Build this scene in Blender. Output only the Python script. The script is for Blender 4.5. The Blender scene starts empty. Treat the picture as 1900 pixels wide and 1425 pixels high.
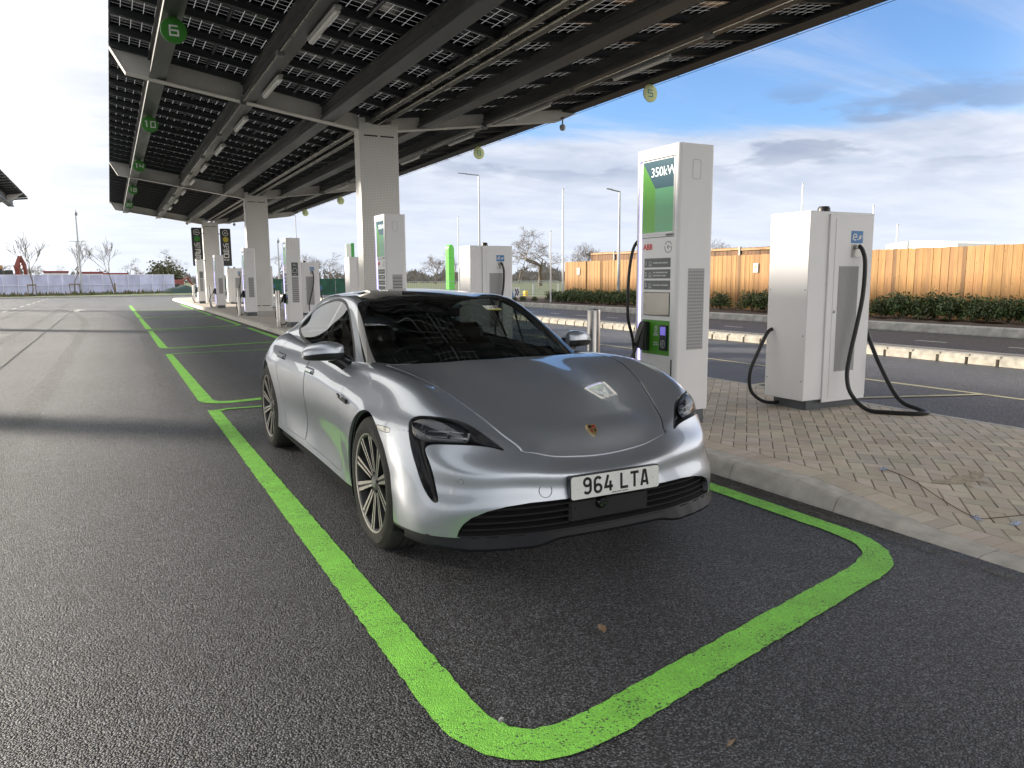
import bpy, bmesh, math, random
import numpy as np
from mathutils import Vector, Matrix
random.seed(11)
C = bpy.context.scene.collection
R = math.radians

# ---------------------------------------------------------------- materials
MATS = {}
def mat(name, col=(.5, .5, .5), rough=.5, metal=0., spec=.5, coat=0., coat_rough=.03, nscale=0., namt=0., bump=0., bscale=None,
        alpha=1., emit=None, estr=0., trans=0., rvar=0., detail=4., stretch=None):
    """principled surface with optional procedural colour variation (nscale, namt), roughness variation and bump"""
    if name in MATS: return MATS[name]
    m = bpy.data.materials.new(name); m.use_nodes = True; nt = m.node_tree; b = nt.nodes['Principled BSDF']
    b.inputs['Base Color'].default_value = (*col, 1); b.inputs['Roughness'].default_value = rough; b.inputs['Metallic'].default_value = metal
    b.inputs['Specular IOR Level'].default_value = spec; b.inputs['Coat Weight'].default_value = coat; b.inputs['Coat Roughness'].default_value = coat_rough
    b.inputs['Transmission Weight'].default_value = trans
    if emit: b.inputs['Emission Color'].default_value = (*emit, 1); b.inputs['Emission Strength'].default_value = estr
    L = nt.links
    if nscale:
        tc = nt.nodes.new('ShaderNodeTexCoord'); src = tc.outputs['Object']
        if stretch:
            mp = nt.nodes.new('ShaderNodeMapping'); mp.inputs['Scale'].default_value = stretch; L.new(src, mp.inputs[0]); src = mp.outputs[0]
        n = nt.nodes.new('ShaderNodeTexNoise'); n.inputs['Scale'].default_value = nscale; n.inputs['Detail'].default_value = detail; L.new(src, n.inputs['Vector'])
        if namt:
            mx = nt.nodes.new('ShaderNodeMix'); mx.data_type = 'RGBA'
            mx.inputs['A'].default_value = (*[c*(1-namt) for c in col], 1); mx.inputs['B'].default_value = (*[min(1, c*(1+namt)) for c in col], 1)
            mr = nt.nodes.new('ShaderNodeMapRange'); mr.inputs[1].default_value = .3; mr.inputs[2].default_value = .7
            L.new(n.outputs['Fac'], mr.inputs[0]); L.new(mr.outputs[0], mx.inputs['Factor']); L.new(mx.outputs['Result'], b.inputs['Base Color'])
        if rvar:
            mr2 = nt.nodes.new('ShaderNodeMapRange'); mr2.inputs[1].default_value = .3; mr2.inputs[2].default_value = .7
            mr2.inputs[3].default_value = max(0, rough-rvar); mr2.inputs[4].default_value = min(1, rough+rvar)
            L.new(n.outputs['Fac'], mr2.inputs[0]); L.new(mr2.outputs[0], b.inputs['Roughness'])
        if bump:
            n2 = n
            if bscale:
                n2 = nt.nodes.new('ShaderNodeTexNoise'); n2.inputs['Scale'].default_value = bscale; n2.inputs['Detail'].default_value = 3; L.new(src, n2.inputs['Vector'])
            bp = nt.nodes.new('ShaderNodeBump'); bp.inputs['Strength'].default_value = bump; bp.inputs['Distance'].default_value = .01
            L.new(n2.outputs['Fac'], bp.inputs['Height']); L.new(bp.outputs[0], b.inputs['Normal'])
    MATS[name] = m
    return m

def glassmat(name, tint=(.25, .28, .27), rough=.0, ior=1.5):
    """thin single-sheet glass: tinted see-through plus mirror reflection by angle"""
    if name in MATS: return MATS[name]
    m = bpy.data.materials.new(name); m.use_nodes = True; nt = m.node_tree; nt.nodes.clear()
    o = nt.nodes.new('ShaderNodeOutputMaterial'); mx = nt.nodes.new('ShaderNodeMixShader'); t = nt.nodes.new('ShaderNodeBsdfTransparent'); g = nt.nodes.new('ShaderNodeBsdfGlossy')
    ge = nt.nodes.new('ShaderNodeNewGeometry'); dp = nt.nodes.new('ShaderNodeVectorMath'); dp.operation = 'DOT_PRODUCT'; nt.links.new(ge.outputs['Incoming'], dp.inputs[0]); nt.links.new(ge.outputs['Normal'], dp.inputs[1])
    def mth(op, a, b=0.):
        n = nt.nodes.new('ShaderNodeMath'); n.operation = op
        for i, x in enumerate((a, b)):
            if isinstance(x, float): n.inputs[i].default_value = x
            else: nt.links.new(x, n.inputs[i])
        return n.outputs[0]
    r0 = ((ior-1)/(ior+1))**2*1.8; pw = mth('POWER', mth('SUBTRACT', 1., mth('ABSOLUTE', dp.outputs['Value'])), 5.); f = mth('ADD', mth('MULTIPLY', pw, 1-r0), r0)
    t.inputs['Color'].default_value = (*tint, 1); g.inputs['Roughness'].default_value = rough
    nt.links.new(f, mx.inputs[0]); nt.links.new(t.outputs[0], mx.inputs[1]); nt.links.new(g.outputs[0], mx.inputs[2]); nt.links.new(mx.outputs[0], o.inputs[0])
    MATS[name] = m
    return m

# ---------------------------------------------------------------- objects
def tag(o, label=None, cat=None, group=None, kind=None):
    if label: o['label'] = label
    if cat: o['category'] = cat
    if group: o['group'] = group
    if kind: o['kind'] = kind
    return o
def empty(name, loc=(0, 0, 0), rz=0, label=None, cat=None, group=None):
    o = bpy.data.objects.new(name, None); o.empty_display_size = .2; o.location = loc; o.rotation_euler = (0, 0, rz); C.objects.link(o)
    return tag(o, label, cat, group)
def kids(o): return [c for c in bpy.data.objects if c.parent == o]
def copy_tree(o, parent=None):
    c = o.copy(); C.objects.link(c)
    if parent: c.parent = parent
    for ch in kids(o):
        copy_tree(ch, c)
    return c

class MB:
    """collects shapes and builds them as one mesh"""
    def __init__(s): s.v = []; s.f = []; s.m = []; s.sm = []
    def add(s, V, F, mi=0, smooth=False):
        b = len(s.v); s.v += [tuple(map(float, p)) for p in V]
        for f in F: s.f.append(tuple(b+i for i in f)); s.m.append(mi); s.sm.append(smooth)
        return s
    def quad(s, a, b, c, d, mi=0): return s.add([a, b, c, d], [(0, 1, 2, 3)], mi)
    def box(s, x0, x1, y0, y1, z0, z1, b=0., mi=0, M=None):
        if b <= 0:
            V = [(x, y, z) for x in (x0, x1) for y in (y0, y1) for z in (z0, z1)]
            F = [(0, 1, 3, 2), (4, 6, 7, 5), (0, 4, 5, 1), (2, 3, 7, 6), (0, 2, 6, 4), (1, 5, 7, 3)]
        else:
            V = []; F = []
            X, Y, Z = (x0, x1), (y0, y1), (z0, z1); idx = {}
            for i in (0, 1):
                for j in (0, 1):
                    for k in (0, 1):
                        sx, sy, sz = (b if i == 0 else -b), (b if j == 0 else -b), (b if k == 0 else -b)
                        for a, p in enumerate([(X[i], Y[j]+sy, Z[k]+sz), (X[i]+sx, Y[j], Z[k]+sz), (X[i]+sx, Y[j]+sy, Z[k])]):
                            idx[i, j, k, a] = len(V); V.append(p)
            g = lambda i, j, k, a: idx[i, j, k, a]
            for i in (0, 1):
                q = [g(i, 0, 0, 0), g(i, 1, 0, 0), g(i, 1, 1, 0), g(i, 0, 1, 0)]; F.append(q if i else q[::-1])
                q = [g(0, i, 0, 1), g(0, i, 1, 1), g(1, i, 1, 1), g(1, i, 0, 1)]; F.append(q if i else q[::-1])
                q = [g(0, 0, i, 2), g(1, 0, i, 2), g(1, 1, i, 2), g(0, 1, i, 2)]; F.append(q if i else q[::-1])
            for j in (0, 1):
                for k in (0, 1):
                    q = [g(0, j, k, 1), g(1, j, k, 1), g(1, j, k, 2), g(0, j, k, 2)]; F.append(q if j != k else q[::-1])
                    q = [g(j, 0, k, 0), g(j, 1, k, 0), g(j, 1, k, 2), g(j, 0, k, 2)]; F.append(q[::-1] if j != k else q)
                    q = [g(j, k, 0, 0), g(j, k, 1, 0), g(j, k, 1, 1), g(j, k, 0, 1)]; F.append(q if j != k else q[::-1])
            for i in (0, 1):
                for j in (0, 1):
                    for k in (0, 1):
                        q = [g(i, j, k, 0), g(i, j, k, 1), g(i, j, k, 2)]; F.append(q if (i+j+k) % 2 else q[::-1])
        if M is not None: V = [tuple(M @ Vector(p)) for p in V]
        return s.add(V, F, mi)
    def prism(s, poly, fn, d0, d1, mi=0, mi_side=None, cap0=True):
        """2-D outline (counter-clockwise) swept from d0 to d1; fn(a, b, d) gives the point"""
        n = len(poly); V = [fn(a, b, d0) for a, b in poly]+[fn(a, b, d1) for a, b in poly]
        s.add(V, [tuple(range(n, 2*n))]+([tuple(range(n-1, -1, -1))] if cap0 else []), mi)
        s.add(V, [(i, (i+1) % n, n+(i+1) % n, n+i) for i in range(n)], mi if mi_side is None else mi_side)
        return s
    def tube(s, pts, r, n=8, mi=0, cap=True, smooth=True):
        pts = [Vector(p) for p in pts]; rs = r if isinstance(r, (list, tuple)) else [r]*len(pts); V = []; F = []
        up = None
        for i, p in enumerate(pts):
            t = (pts[min(i+1, len(pts)-1)]-pts[max(i-1, 0)]).normalized()
            if up is None: up = Vector((0, 0, 1)) if abs(t.z) < .9 else Vector((1, 0, 0))
            a = t.cross(up).normalized(); u = a.cross(t).normalized(); up = u
            for k in range(n):
                an = 2*math.pi*k/n; V.append(p+(a*math.cos(an)+u*math.sin(an))*rs[i])
        for i in range(len(pts)-1):
            for k in range(n): F.append((i*n+k, i*n+(k+1) % n, (i+1)*n+(k+1) % n, (i+1)*n+k))
        s.add(V, F, mi, smooth)
        if cap: s.add(V[:n], [tuple(range(n-1, -1, -1))], mi); s.add(V[-n:], [tuple(range(n))], mi)
        return s
    def lathe(s, prof, n=32, axis='z', c=(0, 0, 0), mi=0, smooth=True, close=False):
        """prof: (radius, height) pairs turned about an axis through c"""
        V = []; F = []
        for r, h in prof:
            for k in range(n):
                a = 2*math.pi*k/n; x, y = r*math.cos(a), r*math.sin(a)
                V.append((c[0]+x, c[1]+y, c[2]+h) if axis == 'z' else (c[0]+x, c[1]+h, c[2]+y) if axis == 'y' else (c[0]+h, c[1]+x, c[2]+y))
        m = len(prof)
        for i in range(m-1 if not close else m):
            for k in range(n):
                q = (i*n+k, i*n+(k+1) % n, ((i+1) % m)*n+(k+1) % n, ((i+1) % m)*n+k); F.append(q[::-1] if axis == 'y' else q)
        return s.add(V, F, mi, smooth)
    def disc(s, c, r, n=32, axis='z', mi=0, flip=False):
        V = []
        for k in range(n):
            a = 2*math.pi*k/n; x, y = r*math.cos(a), r*math.sin(a)
            V.append((c[0]+x, c[1]+y, c[2]) if axis == 'z' else (c[0]+x, c[1], c[2]+y) if axis == 'y' else (c[0], c[1]+x, c[2]+y))
        return s.add(V, [tuple(range(n))[::-1] if flip else tuple(range(n))], mi)
    def mesh(s, name, mats, angle=35):
        me = bpy.data.meshes.new(name); me.from_pydata(s.v, [], s.f)
        for m in (mats if isinstance(mats, (list, tuple)) else [mats]): me.materials.append(m)
        me.polygons.foreach_set('material_index', s.m); me.polygons.foreach_set('use_smooth', s.sm)
        me.update()
        if any(s.sm): me.set_sharp_from_angle(angle=R(angle))
        return me
    def build(s, name, mats, parent=None, loc=None, angle=35, label=None, cat=None, group=None, kind=None):
        o = bpy.data.objects.new(name, s.mesh(name, mats, angle)); C.objects.link(o)
        if parent: o.parent = parent
        if loc: o.location = loc
        return tag(o, label, cat, group, kind)

def catmull(P, k=6, closed=False):
    P = [Vector(p) for p in P]; n = len(P); out = []
    rng = range(n) if closed else range(n-1)
    for i in rng:
        g = (lambda j: P[j % n]) if closed else (lambda j: P[max(0, min(n-1, j))])
        a, b, c, d = g(i-1), g(i), g(i+1), g(i+2)
        for q in range(k):
            t = q/k; out.append(.5*((2*b)+(c-a)*t+(2*a-5*b+4*c-d)*t*t+(3*b-a-3*c+d)*t**3))
    if not closed: out.append(P[-1])
    return out

# ---------------------------------------------------------------- lettering
def stroke(mb, paths, w, fn, d0, d1, mi=0):
    """square-ended ribbons of width w along 2-D paths"""
    for path in paths:
        P = [Vector((a, b)) for a, b in path]; n = len(P); cl = (P[0]-P[-1]).length < 1e-6
        if cl: P = P[:-1]; n -= 1
        Lf = []; Rt = []
        for i in range(n):
            a = P[i-1] if (i > 0 or cl) else None; c = P[(i+1) % n] if (i < n-1 or cl) else None; b = P[i]
            d1_ = (b-a).normalized() if a is not None else None; d2_ = (c-b).normalized() if c is not None else None
            if d1_ is None: nrm = Vector((-d2_.y, d2_.x)); sc = 1
            elif d2_ is None: nrm = Vector((-d1_.y, d1_.x)); sc = 1
            else:
                n1 = Vector((-d1_.y, d1_.x)); n2 = Vector((-d2_.y, d2_.x)); nrm = (n1+n2)
                if nrm.length < 1e-6: nrm = n1.copy()
                nrm.normalize(); sc = 1/max(.5, nrm.dot(n1))
            Lf.append(b+nrm*sc*w/2); Rt.append(b-nrm*sc*w/2)
        m = n if cl else n-1
        for i in range(m):
            j = (i+1) % n
            q = [Rt[i], Rt[j], Lf[j], Lf[i]]
            mb.prism([(p.x, p.y) for p in q], fn, d0, d1, mi, cap0=False)
def arc(cx, cy, rx, ry, a0, a1, n=10):
    return [(cx+rx*math.cos(R(a0+(a1-a0)*i/n)), cy+ry*math.sin(R(a0+(a1-a0)*i/n))) for i in range(n+1)]
FONT = bpy.data.curves.new('f', 'FONT').font if hasattr(bpy.types, 'TextCurve') else None
def text_polys(txt, size=1., bold=0., xscale=1.):
    """triangulated outline of a line of text: verts (2-D) and faces, origin bottom left"""
    cu = bpy.data.curves.new('txt', 'FONT'); cu.body = txt; cu.size = size; cu.offset = bold; cu.resolution_u = 3
    o = bpy.data.objects.new('txt', cu); C.objects.link(o)
    bpy.context.view_layer.update()
    me = o.evaluated_get(bpy.context.evaluated_depsgraph_get()).to_mesh()
    V = [(v.co.x*xscale, v.co.y) for v in me.vertices]; F = [tuple(p.vertices) for p in me.polygons]
    bpy.data.objects.remove(o); bpy.data.curves.remove(cu)
    return V, F
def small_print(mb, words, h, fn, x, y, align='l', mi=0):
    """a line of print too small to read: one low bar per word (lengths in letters)"""
    tot = sum(words)*h*.55+(len(words)-1)*h*.4; a = x-(tot if align == 'r' else tot/2 if align == 'c' else 0)
    for n in words:
        b = a+n*h*.55; mb.add([fn(a, y), fn(b, y), fn(b, y+h*.62), fn(a, y+h*.62)], [(0, 1, 2, 3)], mi); a = b+h*.4
def add_text(mb, txt, size, fn, x=0, y=0, align='l', mi=0, bold=0., xscale=1., flip=False):
    V, F = text_polys(txt, size, bold, xscale)
    if not V: return
    w = max(a for a, b in V)
    ox = x-(w if align == 'r' else w/2 if align == 'c' else 0)
    mb.add([fn(a+ox, b+y) for a, b in V], [f[::-1] for f in F] if flip else F, mi)
# ---------------------------------------------------------------- car surface data (car frame: x forward, y left, z up)
BODY = [
 [(.955,0,.24),(.95,.16,.24),(.938,.33,.24),(.90,.52,.24),(.835,.70,.24),(.75,.82,.24),(.66,.885,.245),(.58,.915,.245),(.50,.935,.25),(.42,.94,.25),(.34,.935,.25),(.28,.92,.24)],
 [(.965,0,.33),(.962,.16,.33),(.95,.33,.33),(.913,.52,.33),(.845,.70,.33),(.752,.825,.33),(.665,.89,.33),(.585,.92,.33),(.50,.94,.33),(.42,.945,.31),(.335,.94,.28),(.27,.92,.25)],
 [(.980,0,.395),(.976,.16,.397),(.962,.33,.40),(.925,.52,.405),(.847,.70,.405),(.735,.83,.405),(.645,.89,.41),(.565,.925,.40),(.485,.943,.39),(.40,.947,.36),(.32,.94,.31),(.25,.92,.26)],
 [(.973,0,.465),(.969,.16,.47),(.953,.33,.48),(.908,.52,.49),(.828,.70,.49),(.705,.825,.49),(.62,.89,.49),(.54,.925,.475),(.46,.945,.45),(.38,.95,.41),(.30,.94,.34),(.23,.92,.265)],
 [(.950,0,.53),(.945,.16,.537),(.928,.33,.55),(.885,.51,.565),(.80,.70,.57),(.68,.82,.575),(.585,.89,.575),(.505,.93,.55),(.43,.945,.51),(.35,.95,.46),(.27,.94,.36),(.20,.92,.27)],
 [(.876,0,.583),(.869,.15,.589),(.857,.30,.608),(.832,.443,.638),(.752,.665,.645),(.645,.818,.66),(.54,.89,.655),(.46,.93,.625),(.39,.95,.575),(.31,.95,.50),(.24,.94,.375),(.17,.92,.27)],
 [(.768,0,.702),(.765,.15,.700),(.760,.31,.697),(.745,.475,.695),(.69,.67,.735),(.595,.818,.742),(.49,.89,.735),(.41,.932,.69),(.34,.952,.63),(.27,.95,.53),(.21,.94,.39),(.14,.92,.27)],
 [(.63,0,.760),(.628,.16,.759),(.622,.335,.758),(.609,.523,.763),(.60,.69,.805),(.53,.812,.812),(.44,.885,.785),(.35,.932,.735),(.28,.955,.67),(.21,.955,.55),(.17,.94,.40),(.10,.92,.27)],
 [(.45,0,.815),(.45,.18,.815),(.448,.37,.819),(.438,.58,.835),(.46,.715,.867),(.43,.805,.863),(.37,.88,.82),(.28,.93,.762),(.21,.955,.70),(.15,.955,.56),(.12,.94,.40),(.06,.92,.27)],
 [(.22,0,.872),(.22,.2,.873),(.22,.41,.880),(.22,.643,.906),(.26,.745,.927),(.25,.82,.912),(.22,.877,.86),(.17,.925,.78),(.12,.955,.715),(.08,.955,.565),(.06,.94,.40),(0,.92,.265)],
 [(-.02,0,.917),(-.02,.21,.918),(-.02,.44,.924),(-.018,.70,.947),(0,.77,.955),(0,.83,.937),(-.0,.878,.877),(-.0,.925,.785),(-.02,.955,.715),(-.05,.955,.56),(-.08,.94,.39),(-.12,.925,.26)],
 [(-.3,0,.955),(-.3,.22,.955),(-.3,.46,.955),(-.3,.715,.957),(-.3,.778,.955),(-.3,.833,.93),(-.3,.878,.867),(-.3,.925,.772),(-.29,.95,.64),(-.31,.95,.50),(-.34,.945,.36),(-.36,.935,.25)],
 [(-.5,0,.957),(-.5,.23,.957),(-.5,.47,.957),(-.5,.735,.955),(-.5,.788,.945),(-.5,.836,.915),(-.5,.882,.855),(-.5,.922,.767),(-.5,.94,.64),(-.5,.937,.50),(-.5,.932,.37),(-.5,.94,.25)],
 [(-.8,0,.95),(-.8,.23,.95),(-.8,.47,.95),(-.8,.75,.945),(-.8,.792,.932),(-.8,.834,.905),(-.8,.877,.85),(-.8,.915,.765),(-.8,.93,.64),(-.8,.92,.50),(-.8,.917,.38),(-.8,.937,.25)],
 [(-1.3,0,.95),(-1.3,.23,.95),(-1.3,.47,.95),(-1.3,.75,.952),(-1.3,.80,.942),(-1.3,.837,.917),(-1.3,.874,.865),(-1.3,.908,.775),(-1.3,.922,.64),(-1.3,.908,.50),(-1.3,.907,.38),(-1.3,.937,.25)],
 [(-1.9,0,.96),(-1.9,.23,.96),(-1.9,.47,.96),(-1.9,.74,.965),(-1.9,.798,.96),(-1.9,.843,.937),(-1.9,.885,.882),(-1.9,.925,.785),(-1.9,.935,.65),(-1.9,.92,.50),(-1.9,.92,.38),(-1.9,.945,.25)],
 [(-2.4,0,.98),(-2.4,.23,.98),(-2.4,.46,.98),(-2.4,.72,.985),(-2.4,.79,.983),(-2.4,.853,.96),(-2.4,.91,.90),(-2.4,.955,.80),(-2.4,.966,.66),(-2.4,.955,.50),(-2.4,.95,.38),(-2.4,.955,.25)],
 [(-2.85,0,1.0),(-2.85,.22,1.0),(-2.85,.45,1.0),(-2.85,.69,1.0),(-2.85,.78,.994),(-2.85,.855,.955),(-2.85,.918,.882),(-2.85,.962,.78),(-2.85,.978,.66),(-2.85,.968,.50),(-2.85,.96,.38),(-2.85,.95,.25)],
 [(-3.2,0,.985),(-3.2,.22,.985),(-3.2,.43,.98),(-3.2,.64,.965),(-3.2,.72,.945),(-3.2,.80,.90),(-3.2,.868,.82),(-3.2,.915,.73),(-3.2,.932,.62),(-3.2,.93,.5),(-3.2,.93,.38),(-3.2,.92,.26)],
 [(-3.55,0,.98),(-3.55,.2,.978),(-3.55,.4,.97),(-3.55,.59,.945),(-3.55,.67,.92),(-3.55,.75,.872),(-3.55,.815,.795),(-3.55,.857,.71),(-3.55,.875,.61),(-3.55,.875,.5),(-3.55,.885,.38),(-3.55,.87,.27)],
 [(-3.86,0,.985),(-3.855,.2,.982),(-3.845,.38,.97),(-3.82,.54,.94),(-3.80,.62,.918),(-3.77,.70,.87),(-3.74,.76,.80),(-3.72,.80,.71),(-3.71,.82,.61),(-3.70,.82,.5),(-3.70,.835,.38),(-3.69,.81,.28)],
 [(-3.91,0,.90),(-3.90,.2,.90),(-3.89,.37,.895),(-3.87,.53,.885),(-3.86,.61,.87),(-3.84,.69,.84),(-3.82,.75,.79),(-3.80,.785,.72),(-3.79,.795,.61),(-3.78,.79,.5),(-3.78,.78,.38),(-3.77,.76,.29)],
 [(-3.98,0,.65),(-3.975,.2,.65),(-3.965,.35,.65),(-3.95,.5,.645),(-3.935,.58,.64),(-3.915,.65,.63),(-3.90,.70,.60),(-3.88,.73,.56),(-3.87,.735,.5),(-3.865,.73,.43),(-3.86,.72,.36),(-3.85,.70,.3)],
 [(-3.93,0,.30),(-3.93,.18,.30),(-3.92,.34,.30),(-3.90,.48,.30),(-3.89,.55,.30),(-3.88,.60,.30),(-3.87,.64,.30),(-3.86,.66,.30),(-3.85,.67,.30),(-3.84,.67,.30),(-3.83,.66,.30),(-3.82,.65,.30)],
]
GREEN = [
 [(-.22,0,.93),(-.235,.25,.93),(-.30,.48,.93),(-.45,.715,.93),(-.56,.768,.92),(-.60,.778,.91),(-.64,.787,.90),(-.66,.80,.85)],
 [(-.50,0,1.052),(-.515,.25,1.05),(-.57,.46,1.045),(-.70,.695,1.045),(-.79,.735,1.02),(-.80,.762,.97),(-.82,.785,.915),(-.84,.80,.85)],
 [(-.82,0,1.180),(-.83,.245,1.176),(-.87,.45,1.172),(-.97,.652,1.185),(-1.05,.695,1.128),(-1.07,.742,1.02),(-1.09,.785,.92),(-1.10,.80,.85)],
 [(-1.10,0,1.285),(-1.11,.24,1.282),(-1.14,.44,1.278),(-1.22,.612,1.290),(-1.30,.655,1.225),(-1.33,.72,1.08),(-1.35,.79,.925),(-1.36,.805,.85)],
 [(-1.36,0,1.338),(-1.37,.24,1.334),(-1.40,.43,1.328),(-1.46,.580,1.332),(-1.53,.622,1.275),(-1.56,.71,1.11),(-1.58,.79,.938),(-1.59,.806,.86)],
 [(-1.75,0,1.372),(-1.75,.24,1.367),(-1.75,.42,1.354),(-1.75,.555,1.338),(-1.75,.602,1.294),(-1.75,.70,1.12),(-1.75,.793,.95),(-1.75,.81,.86)],
 [(-2.15,0,1.374),(-2.15,.24,1.368),(-2.15,.41,1.352),(-2.15,.545,1.325),(-2.15,.602,1.255),(-2.15,.695,1.11),(-2.15,.79,.967),(-2.15,.81,.87)],
 [(-2.55,0,1.338),(-2.55,.235,1.331),(-2.55,.40,1.313),(-2.55,.535,1.280),(-2.55,.615,1.19),(-2.55,.69,1.09),(-2.55,.78,.99),(-2.55,.81,.88)],
 [(-2.95,0,1.262),(-2.95,.23,1.255),(-2.95,.39,1.226),(-2.95,.52,1.175),(-2.95,.62,1.10),(-2.95,.69,1.04),(-2.95,.76,.99),(-2.95,.80,.90)],
 [(-3.3,0,1.15),(-3.3,.22,1.144),(-3.3,.38,1.125),(-3.3,.50,1.085),(-3.3,.60,1.02),(-3.3,.66,.99),(-3.3,.70,.96),(-3.3,.74,.90)],
 [(-3.65,0,1.02),(-3.65,.21,1.015),(-3.65,.37,1.0),(-3.65,.48,.97),(-3.65,.56,.94),(-3.65,.60,.92),(-3.65,.63,.90),(-3.65,.66,.86)],
]

# soft power dome on the bonnet, and a ridge over a shallow hollow on the bumper face
def _mv(i, j, dx, dz):
    a = list(BODY[i][j]); a[0] += dx; a[2] += dz; BODY[i][j] = tuple(a)
for _i, _k in ((7, .5), (8, 1), (9, 1.1), (10, 1), (11, .4)):
    _mv(_i, 0, 0, .010*_k); _mv(_i, 1, 0, .012*_k); _mv(_i, 2, 0, -.007*_k)
for _j in range(6):
    _mv(4, _j, .011, 0); _mv(3, _j, -.006, 0); _mv(2, _j, .003, .002)

def spline1(t, P, tt):
    """natural cubic spline through P (n,d) at knots t, evaluated at tt"""
    n = len(t); h = np.diff(t)
    A = np.zeros((n, n)); B = np.zeros((n, P.shape[1])); A[0, 0] = A[-1, -1] = 1
    for i in range(1, n-1):
        A[i, i-1] = h[i-1]; A[i, i] = 2*(h[i-1]+h[i]); A[i, i+1] = h[i]
        B[i] = 6*((P[i+1]-P[i])/h[i]-(P[i]-P[i-1])/h[i-1])
    M = np.linalg.solve(A, B)
    k = np.clip(np.searchsorted(t, tt, side='right')-1, 0, n-2)
    hh = h[k][:, None]; a = (t[k+1]-tt)[:, None]/hh; b = (tt-t[k])[:, None]/hh
    return a*P[k]+b*P[k+1]+((a**3-a)*M[k]+(b**3-b)*M[k+1])*hh*hh/6

class Surf:
    """smooth surface through a half grid of points, mirrored at y=0.  u = station, v = line (negative on the right-hand side)"""
    def __init__(s, G):
        G = np.array(G, float); NI, NJ = G.shape[:2]; s.NI, s.NJ = NI, NJ
        mir = G[:, :0:-1]*np.array([1, -1, 1])
        F = np.concatenate([mir, G], 1)
        s.F = F
        d = np.linalg.norm(np.diff(F, axis=0), axis=2); d = d/d.sum(0)
        s.ti = np.r_[0, np.cumsum(np.sqrt(d.mean(1)))]
        d = np.linalg.norm(np.diff(F, axis=1), axis=2).mean(0); d = np.sqrt(d)
        d = (d+d[::-1])/2
        s.tj = np.r_[0, np.cumsum(d)]
    def eval_grid(s, us, vs):
        """us in station index units, vs in -(NJ-1)..NJ-1; returns (len us, len vs, 3)"""
        us = np.asarray(us, float); vs = np.asarray(vs, float)
        tu = np.interp(us, np.arange(s.NI), s.ti); tv = np.interp(vs+s.NJ-1, np.arange(2*s.NJ-1), s.tj)
        n, m, _ = s.F.shape
        A = spline1(s.ti, s.F.reshape(n, m*3), tu).reshape(len(us), m, 3)
        A = A.transpose(1, 0, 2).reshape(m, len(us)*3)
        return spline1(s.tj, A, tv).reshape(len(vs), len(us), 3).transpose(1, 0, 2)
    def mesh(s, n1, n2, u0=0, u1=None, v1=None):
        u1 = s.NI-1 if u1 is None else u1; v1 = s.NJ-1 if v1 is None else v1
        us = np.concatenate([np.linspace(k, min(k+1, u1), n1, endpoint=False) for k in range(int(u0), int(math.ceil(u1)))]+[[u1]])
        vs = np.concatenate([np.linspace(k, k+1, n2, endpoint=False) for k in range(-v1, v1)]+[[v1]])
        P = s.eval_grid(us, vs); a, b = len(us), len(vs)
        V = np.concatenate([P.reshape(-1, 3), np.repeat(us, b)[:, None], np.tile(vs, a)[:, None]], 1)  # x y z u v
        Fc = [(i*b+j, i*b+j+1, (i+1)*b+j+1, (i+1)*b+j) for i in range(a-1) for j in range(b-1)]
        return V, Fc
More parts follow.
